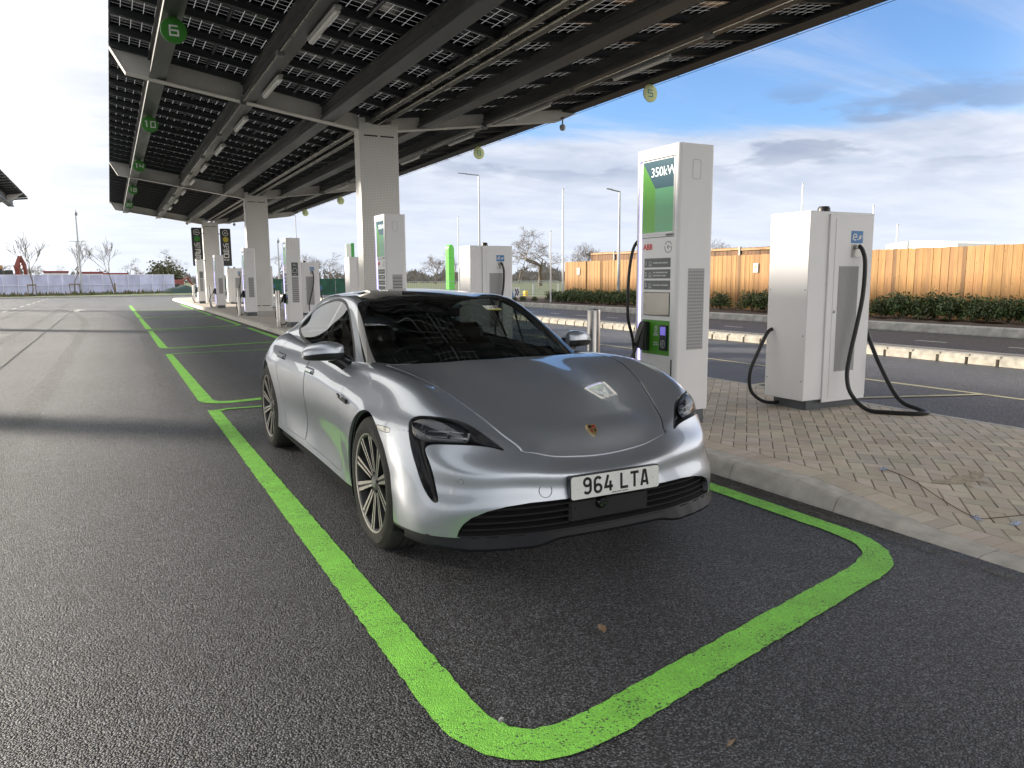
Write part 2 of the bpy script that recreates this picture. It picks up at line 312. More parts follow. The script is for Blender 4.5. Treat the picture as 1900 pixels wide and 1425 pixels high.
# ---------------------------------------------------------------- clipping of the smooth sheets into panels
def with_normals(V, Fc):
    P = V[:, :3]; F = np.array(Fc)
    n = np.cross(P[F[:, 2]]-P[F[:, 0]], P[F[:, 3]]-P[F[:, 1]]); N = np.zeros_like(P)
    for k in range(4): np.add.at(N, F[:, k], n)
    l = np.linalg.norm(N, axis=1); l[l == 0] = 1
    return np.concatenate([V, N/l[:, None]], 1)
class Sheet:
    def __init__(s, V, F): s.V = V; s.F = F
    def cut(s, fn, exact=6):
        """split along fn = 0; returns (inside fn<0, outside)"""
        V = [r for r in s.V]; val = list(fn(s.V)); val = [1e-7 if abs(a) < 1e-7 else a for a in val]; cache = {}
        def mid(a, b):
            k = (a, b) if a < b else (b, a)
            if k in cache: return cache[k]
            lo, hi = (a, b) if val[a] < 0 else (b, a); A, B = V[lo], V[hi]; t0, t1 = 0., 1.; f0, f1 = val[lo], val[hi]
            for _ in range(exact):
                t = t0+(t1-t0)*f0/(f0-f1) if f0 != f1 else .5
                t = min(max(t, t0+.02*(t1-t0)), t1-.02*(t1-t0))
                f = fn((A*(1-t)+B*t)[None])[0]
                if f < 0: t0, f0 = t, f
                else: t1, f1 = t, f
            t = (t0+t1)/2
            V.append(A*(1-t)+B*t); cache[k] = len(V)-1
            return len(V)-1
        I, O = [], []
        for f in s.F:
            sg = [val[i] < 0 for i in f]
            if all(sg): I.append(f); continue
            if not any(sg): O.append(f); continue
            pi, po = [], []; n = len(f)
            for q in range(n):
                a, b = f[q], f[(q+1) % n]
                (pi if sg[q] else po).append(a)
                if sg[q] != sg[(q+1) % n]:
                    m = mid(a, b); pi.append(m); po.append(m)
            if len(pi) > 2: I.append(tuple(pi))
            if len(po) > 2: O.append(tuple(po))
        V = np.array(V)
        return Sheet(V, I), Sheet(V, O)
    def keep(s, fn): return s.cut(fn)[0]
    def drop(s, fn): return s.cut(fn)[1]
    def split_faces(s, fn):
        a, b = [], []
        for f in s.F: (a if fn(s.V[list(f)].mean(0)) else b).append(f)
        return Sheet(s.V, a), Sheet(s.V, b)
    def boundary(s):
        cnt = {}
        for f in s.F:
            for q in range(len(f)):
                a, b = f[q], f[(q+1) % len(f)]; cnt[(a, b)] = 1
        return [(a, b) for (a, b) in cnt if (b, a) not in cnt]
    def lip(s, depth, sel=None, bulge=0.):
        """turn the free edges inward along the surface normal so that the panel has thickness"""
        E = [e for e in s.boundary() if sel is None or (sel(s.V[e[0]]) and sel(s.V[e[1]]))]
        V = list(s.V); new = {}; F = list(s.F)
        for e in E:
            for i in e:
                if i not in new:
                    r = s.V[i].copy(); r[:3] -= r[5:8]*depth; new[i] = len(V); V.append(r)
        for a, b in E: F.append((b, a, new[a], new[b]))
        s2 = Sheet(np.array(V), F); s2.nlip = len(E)
        return s2
    def build(s, name, mats, parent, mi=None, custom=True, label=None):
        used = sorted({i for f in s.F for i in f}); idx = {a: k for k, a in enumerate(used)}
        me = bpy.data.meshes.new(name); me.from_pydata([tuple(s.V[i, :3]) for i in used], [], [tuple(idx[i] for i in f) for f in s.F])
        for m in (mats if isinstance(mats, (list, tuple)) else [mats]): me.materials.append(m)
        me.polygons.foreach_set('use_smooth', [True]*len(s.F))
        nl = getattr(s, 'nlip', 0)
        if custom:
            N = s.V[:, 5:8]; k0 = len(s.F)-nl; nor = []
            me.update()
            for k, f in enumerate(s.F):
                if k >= k0: nor += [tuple(me.polygons[k].normal)]*len(f)
                else: nor += [tuple(N[i]) for i in f]
            me.normals_split_custom_set(nor)
        else:
            me.update()
        o = bpy.data.objects.new(name, me); C.objects.link(o); o.parent = parent
        if label: o['label'] = label
        return o

def poly_sdf(poly):
    """signed distance to a closed 2-D polygon (negative inside), vectorised"""
    P = np.array(poly, float); Q = np.roll(P, -1, 0)
    def f(a, b):
        x = np.stack([a, b], 1)[:, None]; e = (Q-P)[None]; w = x-P[None]
        t = np.clip((w*e).sum(2)/np.maximum((e*e).sum(2), 1e-12), 0, 1); d = np.sqrt(((w-e*t[..., None])**2).sum(2)).min(1)
        c1 = (P[None, :, 1] <= x[..., 1]) & (Q[None, :, 1] > x[..., 1]); c2 = (P[None, :, 1] > x[..., 1]) & (Q[None, :, 1] <= x[..., 1])
        cr = e[..., 0]*w[..., 1]-e[..., 1]*w[..., 0]
        wn = (c1 & (cr > 0)).sum(1).astype(int)-(c2 & (cr < 0)).sum(1).astype(int)
        return np.where(wn != 0, -d, d)
    return f
def chaikin(P, n=2):
    for _ in range(n):
        Q = []
        for i in range(len(P)):
            a, b = np.array(P[i]), np.array(P[(i+1) % len(P)]); Q += [a*.75+b*.25, a*.25+b*.75]
        P = Q
    return P

CAR = empty('parked_car', (2.11, 3.92, 0), -math.pi/2, 'silver four door sports saloon parked in the green bay with a white number plate', 'car')
# (car frame: x forward = towards the camera, y = its left hand)
paint = mat('silver_metallic_paint', (.44, .475, .53), .38, .76, coat=1., coat_rough=.015)
paint.node_tree.nodes['Principled BSDF'].inputs['Coat IOR'].default_value = 1.6
gloss_black = mat('gloss_black', (.008, .008, .009), .08, 0, coat=.5)
satin_black = mat('satin_black_plastic', (.014, .014, .016), .38)
deep_black = mat('unlit_black', (.006, .006, .007), .8)
trim_black = mat('window_trim_black', (.008, .008, .009), .45, spec=.25)
edge_silver = mat('rounded_panel_edge', (.62, .63, .65), .25, .9)
chrome = mat('polished_metal', (.75, .75, .76), .12, 1.)
glass_ws = glassmat('windscreen_glass', (.40, .44, .43))
glass_side = glassmat('side_window_glass', (.52, .58, .56))
glass_roof = mat('tinted_roof_glass', (.004, .004, .005), .04, 0, spec=.6)
interior = mat('interior_black', (.012, .012, .013), .7)
seatm = mat('seat_leather', (.022, .012, .011), .5)

def build_car():
    S = Surf(BODY)
    V, F = S.mesh(10, 8); V = with_normals(V, F)
    body = Sheet(V, F)
    X, Y, Z, U, W = 0, 1, 2, 3, 4
    # wheel openings
    AX = [(.03, .365, .397), (-2.85, .37, .405)]
    for ax, az, r in AX:
        body = body.drop(lambda v, ax=ax, az=az, r=r: np.where(np.abs(v[:, Y]) > .5, np.hypot(v[:, X]-ax, v[:, Z]-az)-r, 1.))
    # leftover pieces inside the arches (below them) that lie between wheel and bumper bottom
    body = body.drop(lambda v: np.where((np.abs(v[:, X]-.03) < .33) & (np.abs(v[:, Y]) > .5), v[:, Z]-.36, 1.))
    # opening below the glasshouse
    hole = poly_sdf([(-.36, -.66), (-.62, -.745), (-1.3, -.765), (-2.3, -.75), (-3.0, -.62), (-3.3, -.4), (-3.3, .4), (-3.0, .62), (-2.3, .75), (-1.3, .765), (-.62, .745), (-.36, .66), (-.30, .3), (-.29, 0), (-.30, -.3)])
    body = body.drop(lambda v: np.where(v[:, Z] > .8, hole(v[:, X], v[:, Y]), 1.))
    # headlamp and air-curtain openings, outlined in station/line space
    HL = [(6.054, 5.84), (6.50, 5.76), (6.80, 5.55), (6.90, 5.244), (6.86, 4.90), (6.81, 4.606), (6.74, 4.04), (6.60, 3.741), (6.248, 3.568), (5.683, 3.46), (5.20, 3.35), (5.04, 3.26), (5.09, 3.36),
          (5.30, 3.571), (5.37, 3.922), (5.33, 4.499), (5.24, 4.992), (5.06, 5.24), (4.8, 5.28), (4.162, 5.192), (3.209, 5.004), (2.396, 4.93), (2.18, 5.00), (2.14, 5.12), (2.342, 5.331), (3.11, 5.70), (3.941, 5.88), (4.824, 5.96), (5.556, 5.92)]
    hl = poly_sdf(chaikin([(a*.12, b*.11) for a, b in HL], 2))
    fh = lambda v: np.where(v[:, X] > .3, hl(v[:, U]*.12, np.abs(v[:, W])*.11), 1.)
    lamp, body = body.cut(fh)
    # lower intake
    IN = [(.0, .418), (.25, .422), (.45, .423), (.56, .413), (.645, .393), (.708, .362), (.742, .328), (.758, .295), (.765, .262), (.0, .262)]
    IN = IN+[(-a, b) for a, b in IN[1:-1]][::-1]
    fi0 = poly_sdf(IN)
    fi = lambda v: np.where(v[:, X] > .5, fi0(v[:, Y], v[:, Z]), 1.)
    intake, body = body.cut(fi)
    lower, body = body.cut(lambda v: np.where(v[:, X] > .2, v[:, Z]-.262, 1.))
    # bonnet: shut lines v = +-3 and u = 5
    bw = .022
    fb = lambda v: np.maximum(np.abs(v[:, W])-3., np.maximum(5.0-v[:, U], v[:, U]-11.2))
    bon, body = body.cut(lambda v: fb(v)+.0)
    gapb, bon = bon.cut(lambda v: -(fb(v)+.060))
    gapb, bead = gapb.cut(lambda v: -(fb(v)+.022))
    bead.V = bead.V.copy(); bead.V[:, :3] -= bead.V[:, 5:8]*(.005*np.clip((fb(bead.V)+.060)/.038, 0, 1)**1.6)[:, None]
    # doors
    doors = []
    for sg, side in ((-1, 'right'), (1, 'left')):
        for a, b in ((12.25, 14.47), (14.47, 16.02)):
            # rear door's back edge follows the wheel arch
            def fd(v, sg=sg, a=a, b=b):
                w = v[:, W]*sg; ua = a-.22*np.clip((6.5-w)/2., 0, 1)**2*(a < 13)+.10*np.clip((w-9)/2, 0, 1)*(a < 13)
                ub = b-(np.clip(w-6.8, 0, 9)*.12 if b > 15 else .05*np.clip(7-w, 0, 2))
                return np.maximum(np.maximum(ua-v[:, U], v[:, U]-ub), np.maximum(3.7-w, w-10.72))
            d, body = body.cut(fd)
            g, d = d.cut(lambda v: -(fd(v)+.016))
            doors.append((d, g, side, a < 13))
    # front bumper to wing joint with the side marker
    def fj(v):
        w = np.abs(v[:, W]); u = v[:, U]
        line = np.interp(w, [5.6, 5.9, 6.4, 7.06, 7.66, 8.2], [5.85, 5.89, 6.1, 6.86, 8.04, 9.6])
        return np.where((v[:, X] > .05) & (w > 5.6) & (w < 8.4), np.abs(u-line)-.025, 1.)
    gj, body = body.cut(fj)
    mk = poly_sdf(chaikin([(.385, .708), (.372, .728), (.30, .727), (.215, .722), (.222, .704), (.30, .697), (.36, .698)], 2))
    marker, body = body.cut(lambda v: np.where(np.abs(v[:, Y]) > .85, mk(v[:, X], v[:, Z]), 1.))
    for sh in marker.split_faces(lambda c: c[1] < 0):
        ring, inner_ = sh.cut(lambda v: -(mk(v[:, X], v[:, Z])+.003)); o = inner_.build('side_marker', mat('marker_lens', (.62, .60, .54), .12, .3, coat=1.), CAR); ring.build('marker_gap', deep_black, o)
    body = body.lip(.03)
    o = body.build('body', paint, CAR)
    for sh, nm in ((bon, 'bonnet'),):
        o = sh.build(nm, paint, CAR); bonnet = o
    # bright rounded edge and dark gap of the bonnet
    bead.build('bonnet_edge', paint, bonnet, custom=False)
    for g in (gapb, gj):
        g.V = g.V.copy(); g.V[:, :3] -= g.V[:, 5:8]*.007
    gapb.build('shut_line', deep_black, bonnet)
    gj.build('shut_line', deep_black, CAR)
    for d, g, side, front in doors:
        o = d.lip(.015).build('door', paint, CAR, label='%s %s door' % ('front' if front else 'rear', side))
        g.V = g.V.copy(); g.V[:, :3] -= g.V[:, 5:8]*.006; g.build('shut_line', deep_black, o)
        # flush handle: a small rounded bar in a shallow hollow
        sg = -1 if side == 'right' else 1
        x, z = (-1.50, .815) if front else (-2.28, .848)
        k = np.argmin((d.V[:, 0]-x)**2+(d.V[:, 2]-z)**2+(np.sign(d.V[:, 1]) != sg)*9); q = d.V[k]; n = Vector(q[5:8]); P = Vector(q[:3])
        t = Vector((1, 0, 0)); t = (t-n*t.dot(n)).normalized(); u = n.cross(t)
        if u.z < 0: u = -u
        M = Matrix((t, u, n)).transposed().to_4x4(); M.translation = P
        mb = MB(); mb.box(-.105, .105, -.018, .018, -.010, .011, .008, 0, M)
        h = mb.build('handle', paint, o)
        mb = MB(); mb.box(-.110, .110, -.022, .022, -.010, .0015, .001, 0, M); mb.box(.075, .098, -.019, .004, -.004, .0125, .002, 0, M); mb.build('handle_gap', deep_black, h)
    # headlamps
    lampR, lampL = lamp.split_faces(lambda c: c[1] < 0)
    LENS = [(6.20, 5.70), (6.58, 5.50), (6.74, 5.2), (6.75, 4.80), (6.68, 4.279), (6.48, 3.95), (6.25, 3.86), (5.98, 3.85), (5.60, 3.96), (5.44, 4.13), (5.39, 4.66), (5.36, 5.2), (5.52, 5.62), (5.86, 5.74)]
    ln = poly_sdf(chaikin([(a*.12, b*.11) for a, b in LENS], 2))
    edgepts = np.concatenate([lamp.V[[i for e in lamp.boundary() for i in e], :3]])
    for sh, sg, side in ((lampR, -1, 'right'), (lampL, 1, 'left')):
        used = sorted({i for f in sh.F for i in f}); Vn = sh.V.copy()
        E = edgepts[np.sign(edgepts[:, 1]) == sg]
        for i in used:
            d = np.sqrt(((E-Vn[i, :3])**2).sum(1).min()); t = min(1, d/.03)
            Vn[i, :3] -= Vn[i, 5:8]*(.004+.030*t*t*(3-2*t))
        hs = Sheet(Vn, sh.F).build('headlight', mat('headlight_black', (.007, .007, .009), .3, spec=.35), CAR, custom=False, label='%s headlight with black air curtain slot' % side)
        lens = sh.keep(lambda v: ln(v[:, U]*.12, np.abs(v[:, W])*.11))
        used = sorted({i for f in lens.F for i in f}); Vl = lens.V.copy(); Eb = lens.V[[i for e in lens.boundary() for i in e], :3]
        for i in used:
            d = np.sqrt(((Eb-Vl[i, :3])**2).sum(1).min()); t = min(1, d/.060); Vl[i, :3] += Vl[i, 5:8]*(-.004+.011*math.sqrt(t*(2-t)))
        Sheet(Vl, lens.F).lip(.02).build('lens', glassmat('lamp_lens', (.55, .57, .60), .02, 1.55), hs, custom=False)
        Vb_ = lens.V.copy(); Vb_[:, :3] -= Vb_[:, 5:8]*.024; Sheet(Vb_, lens.F).build('lamp_bowl', mat('lamp_bowl', (.17, .175, .19), .32, .8), hs, custom=False)
        # lamp modules behind the lens: shelf reflectors and four small light blocks
        c = lens.V[used][:, :3]
        def at(u, w):  # point on the lens sheet nearest to station/line
            k = used[int(np.argmin(((lens.V[used, 3]-u)*.12)**2+((np.abs(lens.V[used, 4])-w)*.11)**2))]; return Vector(lens.V[k, :3])-Vector(lens.V[k, 5:8])*.017
        mb = MB()
        for u in (6.02, 5.66):
            pts = [at(u, w) for w in (5.45, 5.1, 4.8, 4.5, 4.2, 4.05)]
            mb.tube(pts, .0055, 6)
        mb.build('reflector', mat('lamp_reflector', (.55, .55, .55), .3, .9), hs)
        for u, w in ((6.22, 5.15), (5.84, 5.15), (6.22, 4.35), (5.84, 4.35)):
            p = at(u, w); mb = MB(); mb.lathe([(.0, .006), (.016, .006), (.02, -.004)], 14, 'x', p); mb.build('lamp_module', mat('lamp_module', (.16, .17, .19), .15, .6), hs)
    # intake: recessed black with slats
    used = sorted({i for f in intake.F for i in f}); Vn = intake.V.copy(); Eb = intake.V[[i for e in intake.boundary() for i in e], :3]
    for i in used:
        d = np.sqrt(((Eb-Vn[i, :3])**2).sum(1).min()); Vn[i, 0] -= .07*min(1, d/.02)
    gr = Sheet(Vn, intake.F).build('front_grille', deep_black, CAR, custom=False)
    def front_x(y, z):
        k = np.argmin((V[:, 1]-y)**2+(V[:, 2]-z)**2+(V[:, 0] < .4)*9); return V[k, 0]
    for z, y1 in ((.395, .60), (.36, .69), (.325, .72), (.292, .735)):
        for sg in (-1, 1):
            mb = MB(); pts = [(front_x(y, z)-.035, y*sg, z) for y in np.linspace(.20, y1, 9)]
            for a, b in zip(pts, pts[1:]):
                mb.add([(a[0]+.012, a[1], a[2]-.004), (b[0]+.012, b[1], b[2]-.004), (b[0]-.03, b[1], b[2]+.010), (a[0]-.03, a[1], a[2]+.010),
                        (a[0]+.012, a[1], a[2]+.003), (b[0]+.012, b[1], b[2]+.003)], [(0, 1, 2, 3), (0, 4, 5, 1), (4, 3, 2, 5)])
            mb.build('slat', deep_black, gr)
    mb = MB(); mb.box(.90, .945, -.235, .235, .285, .40, .012); mb.build('centre_panel', satin_black, gr)
    mb = MB(); mb.lathe([(.0, .012), (.024, .010), (.032, 0), (.034, -.02)], 24, 'x', (.956, -.055, .372)); mb.build('radar_sensor', gloss_black, gr)
    # black splitter below
    mb = MB(); ys = np.linspace(-.93, .93, 63); top = []; mid = []; bot = []; back = []
    for y in ys:
        a = abs(y); x = front_x(a, .262); wing = 1/(1+math.exp(-(a-.36)*40)); pr = .012+.018*wing*max(0, 1-((a-.55)/.38)**2 if a > .55 else 1)
        zb = .222-.022*wing+.018*max(0, (a-.72)/.2)
        top.append((x-.004, y, .268)); mid.append((x+pr, y, zb+.014)); bot.append((x+pr-.006, y, zb)); back.append((x-.16, y, zb+.015))
    n = len(ys); Vs = top+mid+bot+back; Fs = [(r*n+i+1, r*n+i, (r+1)*n+i, (r+1)*n+i+1) for r in range(3) for i in range(n-1)]
    mb.add(Vs, Fs, 0, True); mb.build('splitter', mat('splitter_black', (.010, .011, .014), .48, spec=.3), CAR, angle=25)
    lower.build('lower_bumper', satin_black, CAR)
    # black sills, underbody and wheel housings
    mb = MB()
    for sg in (-1, 1):
        mb.box(-2.46, -.34, min(.80*sg, .925*sg), max(.80*sg, .925*sg), .17, .262, .02)
        for ax, az, r in AX:
            prof = [(r-.005, .935*sg), (r+.01, .90*sg), (r+.01, .60*sg), (.0, .60*sg)]
            n = 36; Vq = []; Fq = []
            for k in range(n+1):
                a = R(-25+230*k/n)
                for rr, yy in prof: Vq.append((ax+rr*math.cos(a), yy, az+rr*math.sin(a)))
            for k in range(n):
                for q in range(3): Fq.append((k*4+q, k*4+q+1, (k+1)*4+q+1, (k+1)*4+q))
            mb.add(Vq, Fq, 0, True)
    mb.box(-3.6, .75, -.80, .80, .20, .30)
    mb.build('underbody', deep_black, CAR)
    # glasshouse
    G = Surf(GREEN); Vg, Fg = G.mesh(12, 10); Vg = with_normals(Vg, Fg); gh = Sheet(Vg, Fg)
    gh = gh.drop(lambda v: v[:, Z]-.86)
    DLO = [(-.725, .918), (-.957, .932), (-1.30, .950), (-1.81, .972), (-2.10, .992), (-2.36, 1.028), (-2.50, 1.062), (-2.60, 1.092), (-2.576, 1.122), (-2.49, 1.172), (-2.38, 1.217), (-2.2, 1.252), (-2.015, 1.276), (-1.87, 1.290), (-1.726, 1.296), (-1.58, 1.291), (-1.457, 1.275), (-1.36, 1.252), (-1.28, 1.225), (-1.18, 1.176), (-1.059, 1.108), (-.90, 1.018)]
    dl = poly_sdf(chaikin(DLO, 2))
    fdl = lambda v: np.where(np.abs(v[:, Y]) > .52, dl(v[:, X], v[:, Z]), 1.)
    def wsv(v): return np.interp(v[:, U], [0, .18, 1.07, 1.98, 2.94, 3.3], [4.0, 3.9, 3.52, 3.34, 2.98, 2.8])
    xt = lambda v: -1.215-.185*(1-np.clip(np.abs(v[:, Y])/.61, 0, 1)**2.2)
    fws = lambda v: np.maximum((np.abs(v[:, W])-wsv(v))*.10, xt(v)-v[:, X])
    frf = lambda v: np.maximum((np.abs(v[:, W])-2.62)*.14, np.maximum(v[:, X]-xt(v)+.012, -2.40-v[:, X]))
    frw = lambda v: np.maximum((np.abs(v[:, W])-2.55)*.14, np.maximum(v[:, X]+2.43, -3.48-v[:, X]))
    side, gh = gh.cut(lambda v: fdl(v)-.021)
    trim, side = side.cut(lambda v: -fdl(v))
    ws, gh = gh.cut(fws); rf, gh = gh.cut(frf); rw, gh = gh.cut(frw)
    rail, gh = gh.cut(lambda v: np.where((v[:, X] < xt(v)+.02) & (v[:, X] > -2.45), np.abs(np.abs(v[:, W])-2.66)*.14-.006, 1.))
    gh.lip(.012).build('roof_frame', paint, CAR)
    rail.V = rail.V.copy(); rail.V[:, :3] -= rail.V[:, 5:8]*.004; rail.build('roof_rail_gap', deep_black, CAR)
    frit, ws2 = ws.cut(lambda v: -(fws(v)+np.where(v[:, X] > -.60, .035, .042)))
    o = ws2.build('windscreen', glass_ws, CAR); frit.build('black_border', gloss_black, o)
    # permit sticker high on the windscreen
    mb = MB()
    def wsp(y, z):
        k = np.argmin((Vg[:, 1]-y)**2+(Vg[:, 2]-z)**2+(Vg[:, 0] < -1.4)*9); return Vector(Vg[k, :3])
    a, b, c_ = wsp(.27, 1.262), wsp(.40, 1.255), wsp(.25, 1.21); n_ = (b-a).cross(c_-a).normalized(); n_ = n_ if n_.x > 0 else -n_
    e1 = (b-a).normalized(); e2 = e1.cross(n_).normalized(); e2 = e2 if e2.z < 0 else -e2
    P = lambda s_, t_, d_=.004: tuple(a+e1*s_+e2*t_+n_*d_)
    mb.quad(P(0, 0), P(0, .062), P(.125, .062), P(.125, 0), 0); mb.quad(P(0, .0625), P(0, .078), P(.125, .078), P(.125, .0625), 1)
    ring = arc(.10, -.033, .021, .021, 0, 360, 18); stroke(mb, [ring, [(.088, -.022), (.112, -.045)], [(.088, -.045), (.112, -.022)]], .005, lambda s_, t_, d_: P(s_, -t_, d_), .005, .006, 2)
    stroke(mb, [[(.04, -.03), (.055, -.042), (.062, -.026), (.075, -.034)], [(.012, -.02), (.018, -.03)], [(.012, -.045), (.018, -.05)]], .005, lambda s_, t_, d_: P(s_, -t_, d_), .005, .006, 2)
    mb.build('permit_sticker', [mat('sticker_white', (.75, .75, .72), .5), mat('sticker_yellow', (.55, .55, .04), .5), gloss_black], o)
    rf.build('roof_glass', glass_roof, CAR); rw.build('rear_window', glass_roof, CAR)
    pil, side = side.cut(lambda v: np.abs(v[:, X]+1.665+.22*(v[:, Z]-1.0)*-1.0)-.022)
    for sg, nm in ((-1, 'right'), (1, 'left')):
        for fr in (True, False):
            sel = side.split_faces(lambda c: c[1]*sg > 0 and (c[0] > -1.665+.22*(c[2]-1.0)) == fr)[0]
            o = sel.build('side_window', glass_side if fr else glassmat('rear_side_glass', (.30, .34, .33)), CAR)
            if fr: tr = o
        t_, _ = trim.split_faces(lambda c: c[1]*sg > 0); p_, _ = pil.split_faces(lambda c: c[1]*sg > 0)
        Sheet(t_.V, t_.F+[]).lip(.006).build('window_surround', trim_black, CAR)
        p_.build('door_pillar', gloss_black, CAR)
    # mirrors
    for sg, nm in ((-1, 'right'), (1, 'left')):
        m = empty('wing_mirror', (0, 0, 0)); m.parent = CAR
        n = 20; rings = []
        # cross-sections along y from root to tip: centre x, z, half sizes
        for (y, cx_, cz, hx, hz) in ((.838, -.80, 1.002, .030, .046), (.868, -.81, 1.004, .068, .060), (.91, -.825, 1.005, .088, .066), (.97, -.85, 1.003, .092, .063), (1.025, -.872, .997, .084, .054), (1.055, -.885, .990, .066, .041), (1.071, -.892, .986, .036, .024)):
            ring = []
            for k in range(n):
                an = 2*math.pi*k/n; ca, sa = math.cos(an), math.sin(an)
                ring.append((cx_+hx*math.copysign(abs(ca)**.62, ca), y*sg, cz+hz*math.copysign(abs(sa)**.62, sa)*(1. if sa > 0 else .82)))
            rings.append(ring)
        Vm = [p for r_ in rings for p in r_]; Fm = []; Fl = []
        for i in range(len(rings)-1):
            for k in range(n):
                q = (i*n+k, i*n+(k+1) % n, (i+1)*n+(k+1) % n, (i+1)*n+k); q = q if sg < 0 else q[::-1]
                zc = sum(Vm[j][2] for j in q)/4; (Fl if zc < rings[i][0][2]-.008 else Fm).append(q)
        caps = [tuple(range(n)), tuple(range((len(rings)-1)*n, len(rings)*n))[::-1]]
        if sg > 0: caps = [c[::-1] for c in caps]
        mb = MB(); mb.add(Vm, Fm+caps, 0, True); mb.build('mirror_shell', paint, m, angle=60)
        mb = MB(); mb.add(Vm, Fl, 0, True)
        mb.tube(catmull([(-.80, .80*sg, .895), (-.80, .835*sg, .925), (-.815, .875*sg, .955), (-.83, .91*sg, .972)], 5), [.062, .058, .05, .044, .038]+[.036]*11, 10)
        mb.build('mirror_foot', satin_black, m, angle=60)
        mb = MB(); Pm = [(-.945, (.955+.085*math.cos(a))*sg, 1.0+.048*math.sin(a)) for a in np.linspace(0, 2*math.pi, 24, endpoint=False)]
        mb.add(Pm, [tuple(range(24)) if sg < 0 else tuple(range(24))[::-1]]); mb.build('mirror_glass', mat('mirror', (.8, .82, .85), .02, 1.), m)
    # badge script and charge flap outline on the wing
    for sg in (-1, 1):
        M = lambda s_, t_, d_=.0: (-.585+s_ if sg < 0 else -.385-s_, sg*(.9385+d_), .755+t_)
        mb = MB(); stroke(mb, [[(0, .014), (.05, .010), (.02, .0), (.09, -.006), (.20, -.012)], [(.10, .004), (.19, -.001)]], .011, lambda a, b, d: M(a, b, d), -.004, .006)
        mb.build('wing_badge', gloss_black, CAR)
    # bumper sensors and tow cover
    for y, z in ((-.735, .524), (.735, .524)):
        mb = MB()
        x = front_x(y, z); n_ = Vector(V[np.argmin((V[:, 1]-y)**2+(V[:, 2]-z)**2+(V[:, 0] < .4)*9), 5:8])
        a = n_.cross(Vector((0, 0, 1))).normalized(); b = n_.cross(a); c0 = Vector((x, y, z))+n_*.001
        ringp = [c0+(a*math.cos(t)+b*math.sin(t))*.014 for t in np.linspace(0, 2*math.pi, 19)]; mb.tube(ringp, .0018, 5, cap=False); mb.build('parking_sensor', mat('seam_grey', (.12, .12, .13), .4), CAR)
    x = front_x(-.37, .469); k = np.argmin((V[:, 1]+.37)**2+(V[:, 2]-.469)**2+(V[:, 0] < .4)*9); n_ = Vector(V[k, 5:8]); a = n_.cross(Vector((0, 0, 1))).normalized(); b = n_.cross(a); c0 = Vector((x, -.37, .469))+n_*.001
    mb = MB(); mb.tube([c0+(a*math.cos(t)+b*math.sin(t))*.032 for t in np.linspace(0, 2*math.pi, 25)], .0016, 5, cap=False)
    mb.build('tow_cover', mat('seam_grey', (.12, .12, .13), .4), CAR)
    # crest on the bonnet
    k = np.argmin((V[:, 0]-.785)**2+V[:, 1]**2); n_ = Vector(V[k, 5:8]); c0 = Vector(V[k, :3])+n_*.006; e1 = Vector((0, 1, 0)); e2 = n_.cross(e1).normalized(); e2 = e2 if e2.z > 0 else -e2
    P = lambda s_, t_, d_: tuple(c0+e1*s_+e2*t_+n_*d_)
    crest = [(0, .030), (.010, .027), (.023, .030), (.024, .008), (.019, -.014), (.0, -.033), (-.019, -.014), (-.024, .008), (-.023, .030), (-.010, .027)][::-1]
    sc = lambda k_: [(a*k_*1.1, b*k_*1.1) for a, b in crest]
    gold = mat('crest_gold', (.62, .46, .22), .3, .8); bk = mat('crest_black', (.01, .01, .01), .3); rd = mat('crest_red', (.30, .02, .02), .35)
    mb = MB(); mb.prism(sc(1.), P, -.012, .004, 0)
    for a0, b0, a1, b1, mi in ((-.019, .009, -.002, .025, 1), (.002, .009, .019, .025, 2), (-.014, -.014, -.002, .004, 2), (.002, -.014, .014, .004, 1)):
        mb.prism([(a0, b0), (a1, b0), (a1, b1), (a0, b1)], P, .004, .0048, mi)
    mb.prism([(-.0075, -.006), (.0, -.013), (.0075, -.006), (.0075, .010), (-.0075, .010)][::1], P, .0048, .0056, 0)
    stroke(mb, [[(-.003, -.005), (.001, .0), (-.001, .006), (.003, .007)]], .0028, lambda a, b, d: P(a, b, d), .0056, .0062, 1)
    mb.build('crest', [gold, bk, rd], CAR)
    # number plate
    pl = empty('number_plate', (.992, 0, .4725)); pl.parent = CAR; pl.rotation_euler = (0, R(-2.3), 0)
    Pp = lambda a, b, d=0: (d, a, b)
    rr = lambda w, h, r: sum([[(sx*(w-r)+r*math.cos(R(t)), sy*(h-r)+r*math.sin(R(t))) for t in range(t0, t0+91, 30)] for sx, sy, t0 in ((1, 1, 0), (-1, 1, 90), (-1, -1, 180), (1, -1, 270))], [])
    mb = MB(); mb.prism(rr(.262, .058, .010), Pp, -.030, -.003); mb.build('plate_holder', gloss_black, pl)
    mb = MB(); mb.prism(rr(.258, .0545, .012), Pp, -.003, .002); mb.build('plate', mat('plate_white', (.80, .80, .78), .25, 0, coat=.5, nscale=40, namt=.04), pl)
    h = .079; w = .050; s_ = .0135; o = s_/2
    G9 = [arc(w/2, h-w/2+.004, w/2-o, w/2-o+.0, 0, 360, 16), [(w-o, h-w/2+.004), (w-o, w/2-.006)]+arc(w/2, w/2-.002, w/2-o, w/2-o, 0, -150, 8)]
    G6 = [[(w-a, h-b) for a, b in q] for q in G9]
    G4 = [[(w*.72-.0, o*.0), (w*.72, h*.62)], [(w*.46, h), (o*.9, h*.27), (w, h*.27)]]
    GL = [[(o, h), (o, o), (w*.92, o)]]; GT = [[(0, h-o), (w, h-o)], [(w/2, h-o), (w/2, 0)]]
